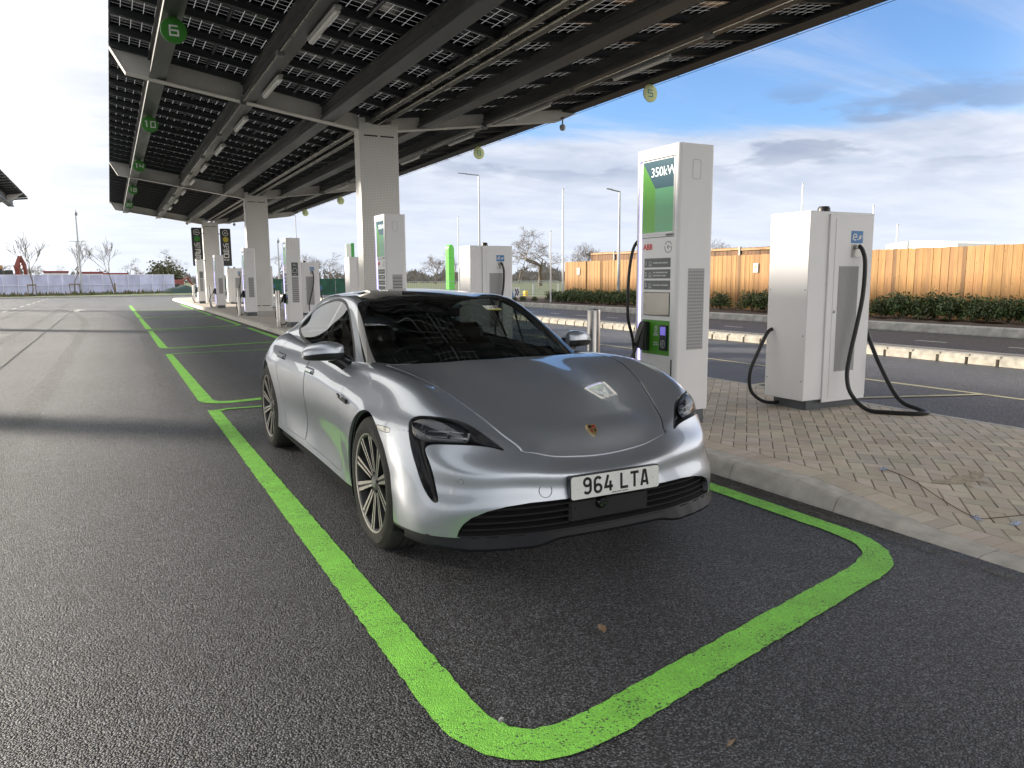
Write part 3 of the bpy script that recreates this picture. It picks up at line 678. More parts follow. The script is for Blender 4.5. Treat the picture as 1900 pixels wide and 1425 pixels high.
    GA = [[(o*.9, 0), (w/2-.004, h)], [(w-o*.9, 0), (w/2+.004, h)], [(w*.22, h*.24), (w*.78, h*.24)], [(w*.40, h-.004), (w*.60, h-.004)]]
    xs = [0, .061, .122, .216, .277, .338]; x0 = -(.338+w)/2
    # plate reads from the front: its left end is the car's right hand (y negative)
    mb = MB()
    for g, x in zip((G9, G6, G4, GL, GT, GA), xs):
        stroke(mb, g, s_, lambda a, b, d, x=x: Pp(x0+x+a, b-h/2+.004, d), .002, .0028)
    mb.build('plate_lettering', mat('plate_black', (.006, .006, .006), .35), pl)
    mb = MB(); small_print(mb, (7, 6, 9), .0075, lambda a, b: Pp(a, b, .0024), .02, -.0475, 'c'); mb.build('maker_line', mat('plate_grey', (.12, .12, .12), .5), pl)
    for y in (-.222, .222):
        mb = MB(); mb.lathe([(.0, .0035), (.006, .003), (.0075, .002)], 12, 'x', (0, y, -.002)); mb.build('plate_screw', mat('screw_cap', (.7, .7, .68), .4), pl)
    # wheels
    tyre_m = mat('tyre_rubber', (.045, .042, .038), .78, nscale=60, namt=.25, bump=.15, bscale=90)
    rim_m = mat('machined_alloy', (.44, .42, .39), .42, .7, nscale=30, namt=.08); rim_d = mat('alloy_dark_grey', (.05, .05, .052), .45, .4); disc_m = mat('brake_disc', (.22, .21, .20), .5, .7, nscale=50, namt=.2)
    def make_wheel(x, z, sg, Ro, yo, front):
        W_ = empty('wheel', (x, sg*yo, z)); W_.parent = CAR      # y = outer face of tyre bulge
        if sg > 0: W_.rotation_euler = (0, 0, math.pi)
        Rr = .272
        # outer side faces -y
        mb = MB(); prof = [(Rr-.012, .012), (Rr+.004, .006), (Rr+.02, .0015), (Rr+.05, .0), (Ro-.035, .006), (Ro-.016, .016), (Ro-.006, .028), (Ro-.001, .045)]
        for k in range(4):
            y = .06+k*.045; prof += [(Ro, y), (Ro, y+.028), (Ro-.008, y+.030), (Ro-.008, y+.037), (Ro, y+.039)]
        prof += [(Ro-.002, .25), (Ro-.02, .268), (Rr, .275)]
        mb.lathe(prof, 72, 'y'); t = mb.build('tyre', tyre_m, W_, angle=50)
        # raised sidewall lettering
        mb = MB()
        for txt, a0, size in (('MICHELIN', 118, .030), ('PILOT SPORT', 62, .020), ('MICHELIN', -62, .030), ('PILOT SPORT', -118, .020)):
            Vt, Ft = text_polys(txt, size, .001)
            w = max(a for a, b in Vt); rad = Rr+.030
            def bend(a, b, a0=a0, w=w, rad=rad):
                th = R(a0)-(a-w/2)/rad; return ((rad+b)*math.cos(th), -.0012, (rad+b)*math.sin(th))
            mb.add([bend(a, b) for a, b in Vt], Ft)
        mb.build('tyre_lettering', mat('tyre_lettering', (.10, .095, .085), .7), t)
        mb = MB(); mb.lathe([(Rr-.028, .06), (Rr-.020, .016), (Rr-.010, .010)], 72, 'y', mi=1); mb.lathe([(Rr-.010, .010), (Rr-.007, .007), (Rr-.001, .0055)], 72, 'y', mi=0); mb.lathe([(Rr-.001, .0055), (Rr+.006, .010)], 72, 'y', mi=1)
        mb.lathe([(Rr-.028, .06), (Rr-.036, .20)], 72, 'y', mi=1)
        N = 10
        for k in range(N):
            a = 2*math.pi*(k+.5)/N; ca, sa = math.cos(a), math.sin(a)
            pairw = .0
            def L(r, t, y): return (r*ca-t*sa, y, r*sa+t*ca)
            r0, r1 = .058, Rr-.014; w0, w1 = .0155, .028; y0, y1 = .034, .012
            for (ta, tb, mi, ya, yb) in ((-1, -.28, 0, 0, 0), (.28, 1, 0, 0, 0), (-.28, .28, 1, .006, .006)):
                V8 = [L(r0, ta*w0, y0+ya), L(r0, tb*w0, y0+ya), L(r1, tb*w1, y1+ya), L(r1, ta*w1, y1+ya), L(r0, ta*w0, y0+.04), L(r0, tb*w0, y0+.04), L(r1, tb*w1, y1+.045), L(r1, ta*w1, y1+.045)]
                mb.add(V8, [(0, 1, 2, 3)], mi); mb.add(V8, [(1, 5, 6, 2), (4, 0, 3, 7)], 1)
        mb.lathe([(.0, .030), (.052, .030), (.066, .036), (.070, .07)], 30, 'y', mi=1)
        rim = mb.build('rim', [rim_m, rim_d], W_, angle=30)
        mb = MB(); mb.lathe([(.0, .022), (.026, .0225), (.031, .027), (.032, .032)], 28, 'y'); mb.build('centre_cap', mat('cap_grey', (.33, .33, .33), .35, .7), rim)
        for k in range(5):
            mb = MB(); a = 2*math.pi*k/5+.3; mb.lathe([(.0, .0275), (.0085, .0275), (.010, .031)], 10, 'y', (.051*math.cos(a), 0, .051*math.sin(a)))
            mb.build('wheel_bolt', deep_black, rim)
        mb = MB(); mb.lathe([(.07, .085), (.20, .085), (.205, .088), (.205, .115), (.07, .115)], 48, 'y'); mb.build('brake_disc', disc_m, W_)
        mb = MB(); mb.lathe([(.0, .15), (.24, .15)], 32, 'y'); mb.build('hub_back', deep_black, W_)
        return W_
    for ax, z, Ro, yo, fr in ((.03, .363, .363, .945, True), (-2.85, .366, .366, .965, False)):
        for sg in (-1, 1):
            make_wheel(ax, z, sg, Ro, yo, fr)
    # cabin
    mb = MB(); mb.box(-.95, -.32, -.70, .70, .30, .915, .03)
    mb.tube([(-.78, -.66, .915), (-.70, -.3, .935), (-.70, .3, .935), (-.78, .66, .915)], .06, 10)
    mb.build('dashboard', interior, CAR)
    mb = MB(); mb.box(-3.2, -.5, -.74, .74, .26, .34); mb.box(-3.25, -2.55, -.68, .68, .34, .93, .03)
    for sg in (-1, 1): mb.box(-2.6, -.6, min(.70*sg, .78*sg), max(.70*sg, .78*sg), .30, .905, .02)
    mb.box(-2.45, -1.0, -.13, .13, .3, .62, .03)
    mb.build('cabin_floor', interior, CAR)
    for x, ys in ((-1.38, (-.37, .37)), (-2.25, (-.36, .36))):
        for y in ys:
            st = empty('car_seat', (x, y, 0)); st.parent = CAR
            mb = MB(); mb.box(-.02, .48, -.24, .24, .40, .54, .05); mb.build('seat_cushion', seatm, st)
            M = Matrix.Translation((-.03, 0, .50)) @ Matrix.Rotation(R(-18), 4, 'Y')
            mb = MB(); mb.box(-.06, .06, -.24, .24, 0, .50, .05, 0, M); mb.box(-.05, .05, -.15, .15, .47, .64, .045, 0, M); mb.build('seat_back', seatm, st)
    sw = empty('steering_wheel', (-.83, -.37, .86)); sw.parent = CAR; sw.rotation_euler = (0, R(-65), 0)
    mb = MB(); mb.tube([(.175*math.cos(t), .175*math.sin(t), 0) for t in np.linspace(0, 2*math.pi, 33)], .014, 8, cap=False)
    mb.box(-.06, .06, -.05, .05, -.03, .02, .02); mb.box(-.17, -.05, -.018, .018, -.01, .01); mb.box(-.02, .02, .05, .17, -.01, .01); mb.box(-.02, .02, -.17, -.05, -.01, .01)
    mb.build('wheel_rim', mat('steering_leather', (.03, .03, .032), .45), sw)
    mb = MB(); mb.box(-1.14, -1.11, -.12, .12, 1.185, 1.25, .012); mb.tube([(-1.10, 0, 1.24), (-1.13, 0, 1.275)], .015, 8); mb.build('rear_view_mirror', interior, CAR)
    # tail lamp strip and rear details
    mb = MB()
    pts = [(-3.925, y, .80) for y in np.linspace(-.6, .6, 9)]; mb.tube(pts, .014, 8); mb.build('tail_light', mat('tail_red', (.25, .01, .01), .2), CAR)
build_car()
# ---------------------------------------------------------------- ground, markings, kerbs, paving
def asphalt_mat(name, base=.050, scale=135., rough=.40, bump=1.):
    m = bpy.data.materials.new(name); m.use_nodes = True; nt = m.node_tree; b = nt.nodes['Principled BSDF']; L = nt.links
    N = lambda t: nt.nodes.new(t)
    tc = N('ShaderNodeTexCoord'); v = N('ShaderNodeTexVoronoi'); v.inputs['Scale'].default_value = scale; v.inputs['Randomness'].default_value = 1
    L.new(tc.outputs['Object'], v.inputs['Vector'])
    nz = N('ShaderNodeTexNoise'); nz.inputs['Scale'].default_value = .35; nz.inputs['Detail'].default_value = 5; L.new(tc.outputs['Object'], nz.inputs['Vector'])
    n2 = N('ShaderNodeTexNoise'); n2.inputs['Scale'].default_value = 6; n2.inputs['Detail'].default_value = 4; L.new(tc.outputs['Object'], n2.inputs['Vector'])
    sx = N('ShaderNodeSeparateColor'); L.new(v.outputs['Color'], sx.inputs[0])
    # own grey per stone, dark bitumen between; contrast also paints lit tops, shaded gaps
    pw = N('ShaderNodeMath'); pw.operation = 'POWER'; L.new(sx.outputs[0], pw.inputs[0]); pw.inputs[1].default_value = 2.2
    m0 = N('ShaderNodeMapRange'); m0.inputs[3].default_value = .35; m0.inputs[4].default_value = 3.6; L.new(pw.outputs[0], m0.inputs[0])
    gp = N('ShaderNodeMapRange'); gp.inputs[1].default_value = .42; gp.inputs[2].default_value = .62; gp.inputs[3].default_value = 1; gp.inputs[4].default_value = .16; L.new(v.outputs['Distance'], gp.inputs[0])
    mr = N('ShaderNodeMath'); mr.operation = 'MULTIPLY'; L.new(m0.outputs[0], mr.inputs[0]); L.new(gp.outputs[0], mr.inputs[1])
    m2 = N('ShaderNodeMapRange'); m2.inputs[1].default_value = .3; m2.inputs[2].default_value = .7; m2.inputs[3].default_value = .78; m2.inputs[4].default_value = 1.22; L.new(nz.outputs['Fac'], m2.inputs[0])
    m3 = N('ShaderNodeMapRange'); m3.inputs[1].default_value = .3; m3.inputs[2].default_value = .7; m3.inputs[3].default_value = .85; m3.inputs[4].default_value = 1.15; L.new(n2.outputs['Fac'], m3.inputs[0])
    a = N('ShaderNodeMath'); a.operation = 'MULTIPLY'; L.new(mr.outputs[0], a.inputs[0]); L.new(m2.outputs[0], a.inputs[1])
    a2 = N('ShaderNodeMath'); a2.operation = 'MULTIPLY'; L.new(a.outputs[0], a2.inputs[0]); L.new(m3.outputs[0], a2.inputs[1])
    # traffic polish along the lane, and drip stains with shapes of their own
    mp = N('ShaderNodeMapping'); mp.inputs['Scale'].default_value = (1.1, .05, 1); L.new(tc.outputs['Object'], mp.inputs[0]); n4 = N('ShaderNodeTexNoise'); n4.inputs['Scale'].default_value = 1.; n4.inputs['Detail'].default_value = 3; L.new(mp.outputs[0], n4.inputs['Vector'])
    m4 = N('ShaderNodeMapRange'); m4.inputs[1].default_value = .35; m4.inputs[2].default_value = .65; m4.inputs[3].default_value = .88; m4.inputs[4].default_value = 1.16; L.new(n4.outputs['Fac'], m4.inputs[0])
    n5 = N('ShaderNodeTexNoise'); n5.inputs['Scale'].default_value = 1.7; n5.inputs['Detail'].default_value = 6; n5.inputs['Roughness'].default_value = .7; L.new(tc.outputs['Object'], n5.inputs['Vector'])
    m5 = N('ShaderNodeMapRange'); m5.inputs[1].default_value = .64; m5.inputs[2].default_value = .70; m5.inputs[3].default_value = 1; m5.inputs[4].default_value = .62; L.new(n5.outputs['Fac'], m5.inputs[0])
    for mm in (m4, m5):
        aa = N('ShaderNodeMath'); aa.operation = 'MULTIPLY'; L.new(a2.outputs[0], aa.inputs[0]); L.new(mm.outputs[0], aa.inputs[1]); a2 = aa
    vm = N('ShaderNodeVectorMath'); vm.operation = 'SCALE'; vm.inputs[0].default_value = (base*.96, base*1.0, base*1.12); L.new(a2.outputs[0], vm.inputs['Scale'])
    L.new(vm.outputs[0], b.inputs['Base Color'])
    b.inputs['Roughness'].default_value = rough; b.inputs['Specular IOR Level'].default_value = .5
    r2 = N('ShaderNodeMapRange'); r2.inputs[3].default_value = rough-.08; r2.inputs[4].default_value = rough+.2; L.new(sx.outputs[1], r2.inputs[0]); L.new(r2.outputs[0], b.inputs['Roughness'])
    bp = N('ShaderNodeBump'); bp.inputs['Strength'].default_value = bump; bp.inputs['Distance'].default_value = .020; bp.invert = True
    L.new(v.outputs['Distance'], bp.inputs['Height']); L.new(bp.outputs[0], b.inputs['Normal'])
    return m
asph = asphalt_mat('asphalt', .092); asph_road = asphalt_mat('asphalt_road', .050, 120)
def paint_mat(name, col, wear=.25):
    m = mat(name, col, .6, nscale=7, namt=.12, detail=6); nt = m.node_tree; b = nt.nodes['Principled BSDF']; L = nt.links; N = lambda t: nt.nodes.new(t)
    tc = N('ShaderNodeTexCoord'); v = N('ShaderNodeTexVoronoi'); v.inputs['Scale'].default_value = 165; L.new(tc.outputs['Object'], v.inputs['Vector']); sx = N('ShaderNodeSeparateColor'); L.new(v.outputs['Color'], sx.inputs[0])
    big = N('ShaderNodeTexNoise'); big.inputs['Scale'].default_value = 5; big.inputs['Detail'].default_value = 6; L.new(tc.outputs['Object'], big.inputs['Vector'])
    # single stones the paint missed or lost, more of them in worn patches
    ad = N('ShaderNodeMath'); ad.operation = 'MULTIPLY_ADD'; L.new(big.outputs['Fac'], ad.inputs[0]); ad.inputs[1].default_value = .55; L.new(sx.outputs[0], ad.inputs[2])
    th = N('ShaderNodeMapRange'); th.inputs[1].default_value = 1.22; th.inputs[2].default_value = 1.26; L.new(ad.outputs[0], th.inputs[0])
    br = N('ShaderNodeMapRange'); br.inputs[3].default_value = .78; br.inputs[4].default_value = 1.15; L.new(sx.outputs[1], br.inputs[0])
    sc_ = N('ShaderNodeVectorMath'); sc_.operation = 'SCALE'; L.new(b.inputs['Base Color'].links[0].from_socket, sc_.inputs[0]); L.new(br.outputs[0], sc_.inputs['Scale'])
    mx = N('ShaderNodeMix'); mx.data_type = 'RGBA'; L.new(th.outputs[0], mx.inputs['Factor']); L.new(sc_.outputs[0], mx.inputs['A']); mx.inputs['B'].default_value = (.06, .08, .05, 1); L.new(mx.outputs['Result'], b.inputs['Base Color'])
    bp = N('ShaderNodeBump'); bp.invert = True; bp.inputs['Strength'].default_value = .7; bp.inputs['Distance'].default_value = .006; L.new(v.outputs['Distance'], bp.inputs['Height']); L.new(bp.outputs[0], b.inputs['Normal'])
    return m
green_line = paint_mat('green_line_paint', (.28, .74, .095)); white_line = paint_mat('white_line_paint', (.62, .62, .60)); yellow_line = paint_mat('pale_yellow_line_paint', (.55, .50, .30))
concrete = mat('kerb_concrete', (.52, .495, .455), .85, nscale=9, namt=.20, bump=.35, bscale=120, detail=8)
concrete_d = mat('kerb_concrete_weathered', (.34, .33, .31), .85, nscale=5, namt=.25, bump=.3, bscale=90, detail=8)
grassm = mat('field_grass', (.07, .085, .03), .9, nscale=.8, namt=.45, bump=.5, bscale=8)
mulch = mat('bark_mulch', (.055, .036, .026), .95, nscale=22, namt=.55, bump=1., bscale=30)

def sheet(name, x0, x1, y0, y1, z, m, kind='structure'):
    return MB().quad((x0, y0, z), (x1, y0, z), (x1, y1, z), (x0, y1, z)).build(name, m, kind=kind)
sheet('ground', -900, 900, -300, 1500, -.06, grassm)
sheet('forecourt_asphalt', -60, 12.42, -40, 76.4, 0, asph)
sheet('road', 12.9, 18.22, -40, 140, -.002, asph_road)
# darker, newer asphalt in the parking bays
# ---- green bay markings
def ribbon(mb, pts, w, z, seg=.03, jit=.004, mi=0, rnd=random.Random(3)):
    """flat painted strip along pts with slightly ragged edges; w may vary point to point"""
    P = [Vector((a, b, 0)) for a, b in pts]; ws = w if isinstance(w, (list, tuple)) else [w]*len(P); fine = []; fw = []
    for i in range(len(P)-1):
        n = max(1, int((P[i+1]-P[i]).length/seg))
        for q in range(n): fine.append(P[i].lerp(P[i+1], q/n)); fw.append(ws[i]+(ws[i+1]-ws[i])*q/n)
    fine.append(P[-1]); fw.append(ws[-1]); V = []; n = len(fine)
    for i in range(n):
        t = (fine[min(i+1, n-1)]-fine[max(i-1, 0)]).normalized(); nr = Vector((-t.y, t.x, 0))
        V.append(fine[i]+nr*(fw[i]/2+rnd.uniform(-jit, jit))+Vector((0, 0, z))); V.append(fine[i]-nr*(fw[i]/2+rnd.uniform(-jit, jit))+Vector((0, 0, z)))
    mb.add(V, [(2*i, 2*i+1, 2*i+3, 2*i+2) for i in range(n-1)], mi)
def fillet(P, r, n=8):
    out = [P[0]]
    for i in range(1, len(P)-1):
        a, b, c = Vector(P[i-1]), Vector(P[i]), Vector(P[i+1]); u = (a-b).normalized(); v = (c-b).normalized(); d = min(r, (a-b).length*.45, (c-b).length*.45)
        p0, p1 = b+u*d, b+v*d
        for q in range(n+1):
            t = q/n; out.append(tuple(p0*(1-t)**2+b*2*t*(1-t)+p1*t*t))
    out.append(P[-1]); return out
bays = [(1.82, 9.02), (9.46, 16.42), (17.75, 24.3), (24.9, 32.3), (32.8, 39.8), (40.4, 49.3)]
for k, (f, r) in enumerate(bays):
    mb = MB(); near = k < 2
    fy = lambda x: f+.235*(x-.93); ry = lambda x: r-.07*(x-.93)
    s = .03 if near else .25; j = .0045 if near else 0
    path = fillet([(.93, r-.0), (.93, fy(.93)), (3.62, fy(3.62)), (3.62, ry(3.62))], .42)
    W = [.125 if p[0] < 1.0 and p[1] > f+.45 else (.165 if p[1] < f+.95 and p[0] < 3.4 else .135) for p in path]
    ribbon(mb, path, W, .004, s, j)
    # inner fillet at the near-left corner seen in the photograph, then the thin back line
    ribbon(mb, fillet([(.965, r-.30), (1.00, ry(1.0)), (1.5, ry(1.5))], .30)[2:]+[(3.62, ry(3.62))], .075, .0085, s, j)
    mb.build('bay_marking', green_line, kind='structure')
mb = MB()
for y in np.arange(10, 74, 4.0): ribbon(mb, [(-4.6, y+1), (-4.6, y+3)], .1, .004, .5, 0)
mb.build('lane_dashes', white_line, kind='structure')
mb = MB(); mb.add([(-1.62, 41.2, .004), (-1.40, 41.2, .004), (-1.40, 43.0, .004), (-1.62, 43.0, .004), (-1.95, 43.0, .004), (-1.51, 44.6, .004), (-1.07, 43.0, .004)], [(0, 1, 2, 3), (4, 6, 5)]); mb.build('lane_arrow', white_line, kind='structure')
mb = MB(); ribbon(mb, [(-1.74, -8), (-1.74, 47)], .035, .004, .12, .012); mb.build('paving_joint', mat('bitumen_joint', (.014, .014, .015), .45), kind='structure')
def film_mat(name, col, amt):
    m = bpy.data.materials.new(name); m.use_nodes = True; nt = m.node_tree; b = nt.nodes['Principled BSDF']; L = nt.links; b.inputs['Base Color'].default_value = (*col, 1); b.inputs['Roughness'].default_value = .7
    tc = nt.nodes.new('ShaderNodeTexCoord'); n = nt.nodes.new('ShaderNodeTexNoise'); n.inputs['Scale'].default_value = 9; n.inputs['Detail'].default_value = 8; n.inputs['Roughness'].default_value = .75; L.new(tc.outputs['Object'], n.inputs['Vector'])
    r = nt.nodes.new('ShaderNodeMapRange'); r.inputs[1].default_value = .40; r.inputs[2].default_value = .72; r.inputs[3].default_value = 0; r.inputs[4].default_value = amt; L.new(n.outputs['Fac'], r.inputs[0]); L.new(r.outputs[0], b.inputs['Alpha']); return m
mb = MB()
for off in (-.75, .75):
    ribbon(mb, [(p.x, p.y) for p in catmull([(-.15+off, 9, 0), (-.1+off, 16, 0), (-.05+off, 24, 0), (-.2+off*1.0, 32, 0), (-1.2+off*.9, 42, 0), (-3.6+off*.6, 52, 0)], 10)], .24, .004, .5, .02)
    ribbon(mb, [(p.x, p.y) for p in catmull([(-3.2+off, 4, 0), (-3.3+off, 16, 0), (-3.1+off, 30, 0), (-3.2+off, 60, 0)], 10)], .26, .004, .5, .02)
mb.build('tyre_tracks', film_mat('dusty_track', (.20, .195, .185), .42), kind='structure')
mb = MB()
for k in range(2): ribbon(mb, [(3.80-.05*k, -4), (3.80-.05*k, 60)], .10-.04*k, .004+.002*k, .12, .025)
mb.build('kerb_grit', film_mat('gutter_grit', (.16, .14, .115), .6), kind='structure')
mb = MB(); ribbon(mb, [(9.36, -20), (9.36, 60)], .09, .004, .3, .003)
for y in np.arange(-2.5, 50, 8.1):
    ribbon(mb, [(7.2, y+.6), (9.3, y-.2)], .08, .0085, .2, .003); ribbon(mb, [(7.2, y+1.7), (9.3, y+2.1)], .08, .013, .2, .003)
mb.build('right_bay_lines', yellow_line, kind='structure')
mb = MB(); ribbon(mb, [(14.5, -30), (14.5, 120)], .11, .004, .5, .002)
for y in np.arange(-30, 120, 2.0): ribbon(mb, [(15.85, y), (15.85, y+.72)], .09, .004, .5, 0)
mb.build('road_lines', white_line, kind='structure')

# ---- island: kerb and herringbone paving
def zk(y): t = min(1, max(0, (y-2.35)/1.15)); return .012+.108*t*t*(3-2*t)
mb = MB(); ys = list(np.arange(-14, 60.01, .30)); rnd = random.Random(5)
for i in range(len(ys)-1):
    a, b = ys[i], ys[i+1]; e = .003 if i % 3 == 2 else 0
    b2 = b-e
    def row(y):
        z = zk(y); return [(3.88, y, -.02), (3.885, y, z*.15), (3.925, y, z*.86), (3.95, y, z-.002), (3.965, y, z+.001), (4.075, y, z+.001), (4.075, y, -.02)]
    ra, rb = row(a+(.003 if i % 3 == 0 else 0)), row(b2)
    mb.add(ra+rb, [(q, q+1, 8+q, 7+q) for q in range(6)]+([tuple(range(7))] if i % 3 == 0 else [])+([tuple(range(13, 6, -1))] if i % 3 == 2 else []), 0)
# rounded far nose
mb2 = [(3.88, 60), (4.3, 62.6), (5.4, 63.2), (6.6, 62.6), (7.0, 60)]
o_, i_ = mb2, [(4.08, 60), (4.45, 62.3), (5.4, 62.9), (6.5, 62.3), (6.85, 60)]
for q in range(4): mb.add([(*o_[q], 0), (*o_[q+1], 0), (*o_[q+1], .12), (*o_[q], .12), (*i_[q], .12), (*i_[q+1], .12)], [(0, 1, 2, 3), (3, 2, 5, 4)])
mb.add([(3.88, 60, 0), (3.88, 60, .12), (4.08, 60, .12)], [(0, 1, 2)])
for i in range(len(ys)-1):
    y0, y1 = ys[i], ys[i+1]; mb.box(6.93, 7.0, y0+.002, y1-.002, -.03, min(zk(y0), zk(y1))+.001)
kerb = mb.build('kerb', concrete, kind='structure')
# bedding under the blocks
mb = MB()
yb = [-14, 0, 2.35]+list(np.arange(2.45, 3.6, .1))+[3.6, 60, 62.8]
for a, b in zip(yb, yb[1:]): mb.quad((4.076, a, zk(a)-.008), (6.929, a, zk(a)-.008), (6.929, b, zk(b)-.008), (4.076, b, zk(b)-.008))
mb.build('paving_bed', mat('joint_sand', (.10, .085, .065), .95, nscale=60, namt=.3), kind='structure')
def paver_mat():
    m = mat('block_paving', (.56, .50, .425), .86, nscale=3, namt=.10, bump=.25, bscale=260, detail=8); nt = m.node_tree; b = nt.nodes['Principled BSDF']; L = nt.links
    at = nt.nodes.new('ShaderNodeAttribute'); at.attribute_name = 'tone'
    src = b.inputs['Base Color'].links[0].from_socket
    mx = nt.nodes.new('ShaderNodeMix'); mx.data_type = 'RGBA'; mx.blend_type = 'MULTIPLY'; mx.inputs['Factor'].default_value = 1
    L.new(src, mx.inputs['A']); L.new(at.outputs['Color'], mx.inputs['B']); L.new(mx.outputs['Result'], b.inputs['Base Color'])
    return m
V = []; F = []; T = []; rnd = random.Random(8)
def block(cx, cy, ux, uy, l, w, xa=4.281, xb=6.927):
    """one paving block centred at cx,cy, long side along (ux, uy), cut off at the edges of the field"""
    g = .0022; hx, hw = l/2-g, w/2-g; base = len(V)
    P = [(cx+ux*a-uy*c, cy+uy*a+ux*c) for a, c in ((-hx, -hw), (hx, -hw), (hx, hw), (-hx, hw))]
    for sgn, lim in ((1, xa), (-1, xb)):
        Q = []
        for q in range(len(P)):
            p0, p1 = P[q], P[(q+1) % len(P)]; d0, d1 = (p0[0]-lim)*sgn, (p1[0]-lim)*sgn
            if d0 >= 0: Q.append(p0)
            if (d0 >= 0) != (d1 >= 0): t = d0/(d0-d1); Q.append((p0[0]+(p1[0]-p0[0])*t, p0[1]+(p1[1]-p0[1])*t))
        P = Q
        if len(P) < 3: return
    n = len(P); mx, my = sum(p[0] for p in P)/n, sum(p[1] for p in P)/n; dz = rnd.uniform(-.0012, .0012)
    for x, y in P: V.append((x, y, zk(y)+dz-.0055))
    for x, y in P:
        d = math.hypot(x-mx, y-my); k = max(0, 1-.0065/max(d, .001)); x, y = mx+(x-mx)*k, my+(y-my)*k; V.append((x, y, zk(y)+dz))
    F.append(tuple(range(base+n, base+2*n))); F.extend([(base+q, base+(q+1) % n, base+n+(q+1) % n, base+n+q) for q in range(n)])
    t = rnd.uniform(.86, 1.12); c = (t*rnd.uniform(.97, 1.05), t, t*rnd.uniform(.93, 1.03), 1); T.extend([c]*(2*n))
y = -3.
YMAX = 15.
while y < YMAX: block(4.178, y, 1, 0, .2, .1, 4.0); y += .1
c45 = math.cos(R(45))
for i in range(-120, 160):
    for j in range(-60, 60):
        for (ox, oy, l, w, hor) in ((1, .5, 2, 1, 1), (.5, 2, 2, 1, 0)):
            a = (ox+i+2*j)*.1; b = (oy+i-2*j)*.1
            x = 4.28+a*c45-b*c45; yy = -1.0+a*c45+b*c45
            if 4.15 < x < 7.05 and -3 < yy < YMAX:
                u = (c45, c45) if hor else (-c45, c45); block(x, yy, u[0], u[1], .2, .1)
me = bpy.data.meshes.new('pavement'); me.from_pydata(V, [], F); ca = me.color_attributes.new('tone', 'FLOAT_COLOR', 'POINT'); ca.data.foreach_set('color', [q for t in T for q in t]); me.materials.append(paver_mat()); me.update()
pv = bpy.data.objects.new('pavement', me); C.objects.link(pv); pv['kind'] = 'structure'
far = MB()
far.quad((4.078, YMAX-.05, .119), (6.927, YMAX-.05, .119), (6.927, 60, .119), (4.078, 60, .119)); far.add([(*p, .119) for p in i_], [(4, 3, 2, 1, 0)])
far.build('far_pavement', mat('block_paving_far', (.42, .38, .33), .88, nscale=7, namt=.15, bump=.2, bscale=40), kind='structure')
# sandy patch and small marks on the paving
mb = MB(); pts = [(5.05+.20*math.cos(t)*(1+.5*math.sin(3*t)+.25*math.sin(7*t)), 2.98+.12*math.sin(t)*(1+.5*math.cos(2*t)+.3*math.sin(5*t)), 0) for t in np.linspace(0, 2*math.pi, 22, endpoint=False)]
mb.add([(p[0], p[1], zk(p[1])+.004) for p in pts], [tuple(range(22))]); mb.build('sand_patch', mat('sand', (.43, .37, .28), .95, nscale=30, namt=.25), kind='structure')

# ---- median with slotted drainage kerb, far kerb and planting bed
mb = MB()
for y in np.arange(-12, 110, .5):
    if y < 45:
        prof = lambda yy: [(12.40, yy, -.02), (12.405, yy, .10), (12.45, yy, .155), (12.66, yy, .158), (12.66, yy, -.02)]
        a, b = prof(y+.001), prof(y+.445); mb.add(a+b, [(q, q+1, 6+q, 5+q) for q in range(4)]+[tuple(range(5))[::-1], tuple(range(5, 10))])
        mb.box(12.50, 12.66, y+.445, y+.501, -.02, .11, 0, 1); mb.box(12.415, 12.66, y+.4455, y+.5005, .11, .1565)  # slot backs coloured dark to stand for the shade inside
    else: mb.box(12.41, 12.66, y, y+.5, -.02, .156)
mb.build('drainage_kerb', [mat('pale_kerb_concrete', (.45, .42, .36), .85, nscale=9, namt=.25, bump=.3, bscale=120), mat('slot_dark', (.03, .028, .025), .9)], kind='structure')
mb = MB(); mb.box(12.662, 13.05, -40, 110, -.02, .150); mb.build('median', mat('median_infill', (.20, .175, .15), .9, nscale=10, namt=.3, bump=.3), kind='structure')
mb = MB()
for y in np.arange(-20, 120, .915):
    prof = lambda yy: [(18.2, yy, -.02), (18.21, yy, .03), (18.29, yy, .19), (18.33, yy, .215), (18.46, yy, .215), (18.46, yy, -.02)]
    a, b = prof(y+.002), prof(y+.911); mb.add(a+b, [(q, q+1, 7+q, 6+q) for q in range(5)]+[tuple(range(6))[::-1], tuple(range(6, 12))])
mb.build('road_kerb', concrete_d, kind='structure')
def bumpy(name, x0, x1, y0, y1, z, amp, nx, ny, m, seed=1):
    r = random.Random(seed); V = []; F = []
    for i in range(nx+1):
        for j in range(ny+1): V.append((x0+(x1-x0)*i/nx, y0+(y1-y0)*j/ny, z+(r.uniform(-amp, amp) if 0 < i < nx else 0)))
    for i in range(nx):
        for j in range(ny): F.append((i*(ny+1)+j, (i+1)*(ny+1)+j, (i+1)*(ny+1)+j+1, i*(ny+1)+j+1))
    return MB().add(V, F, 0, True).build(name, m, kind='structure')
bumpy('planting_bed', 18.46, 24.6, -10, 60, .20, .035, 24, 280, mulch)
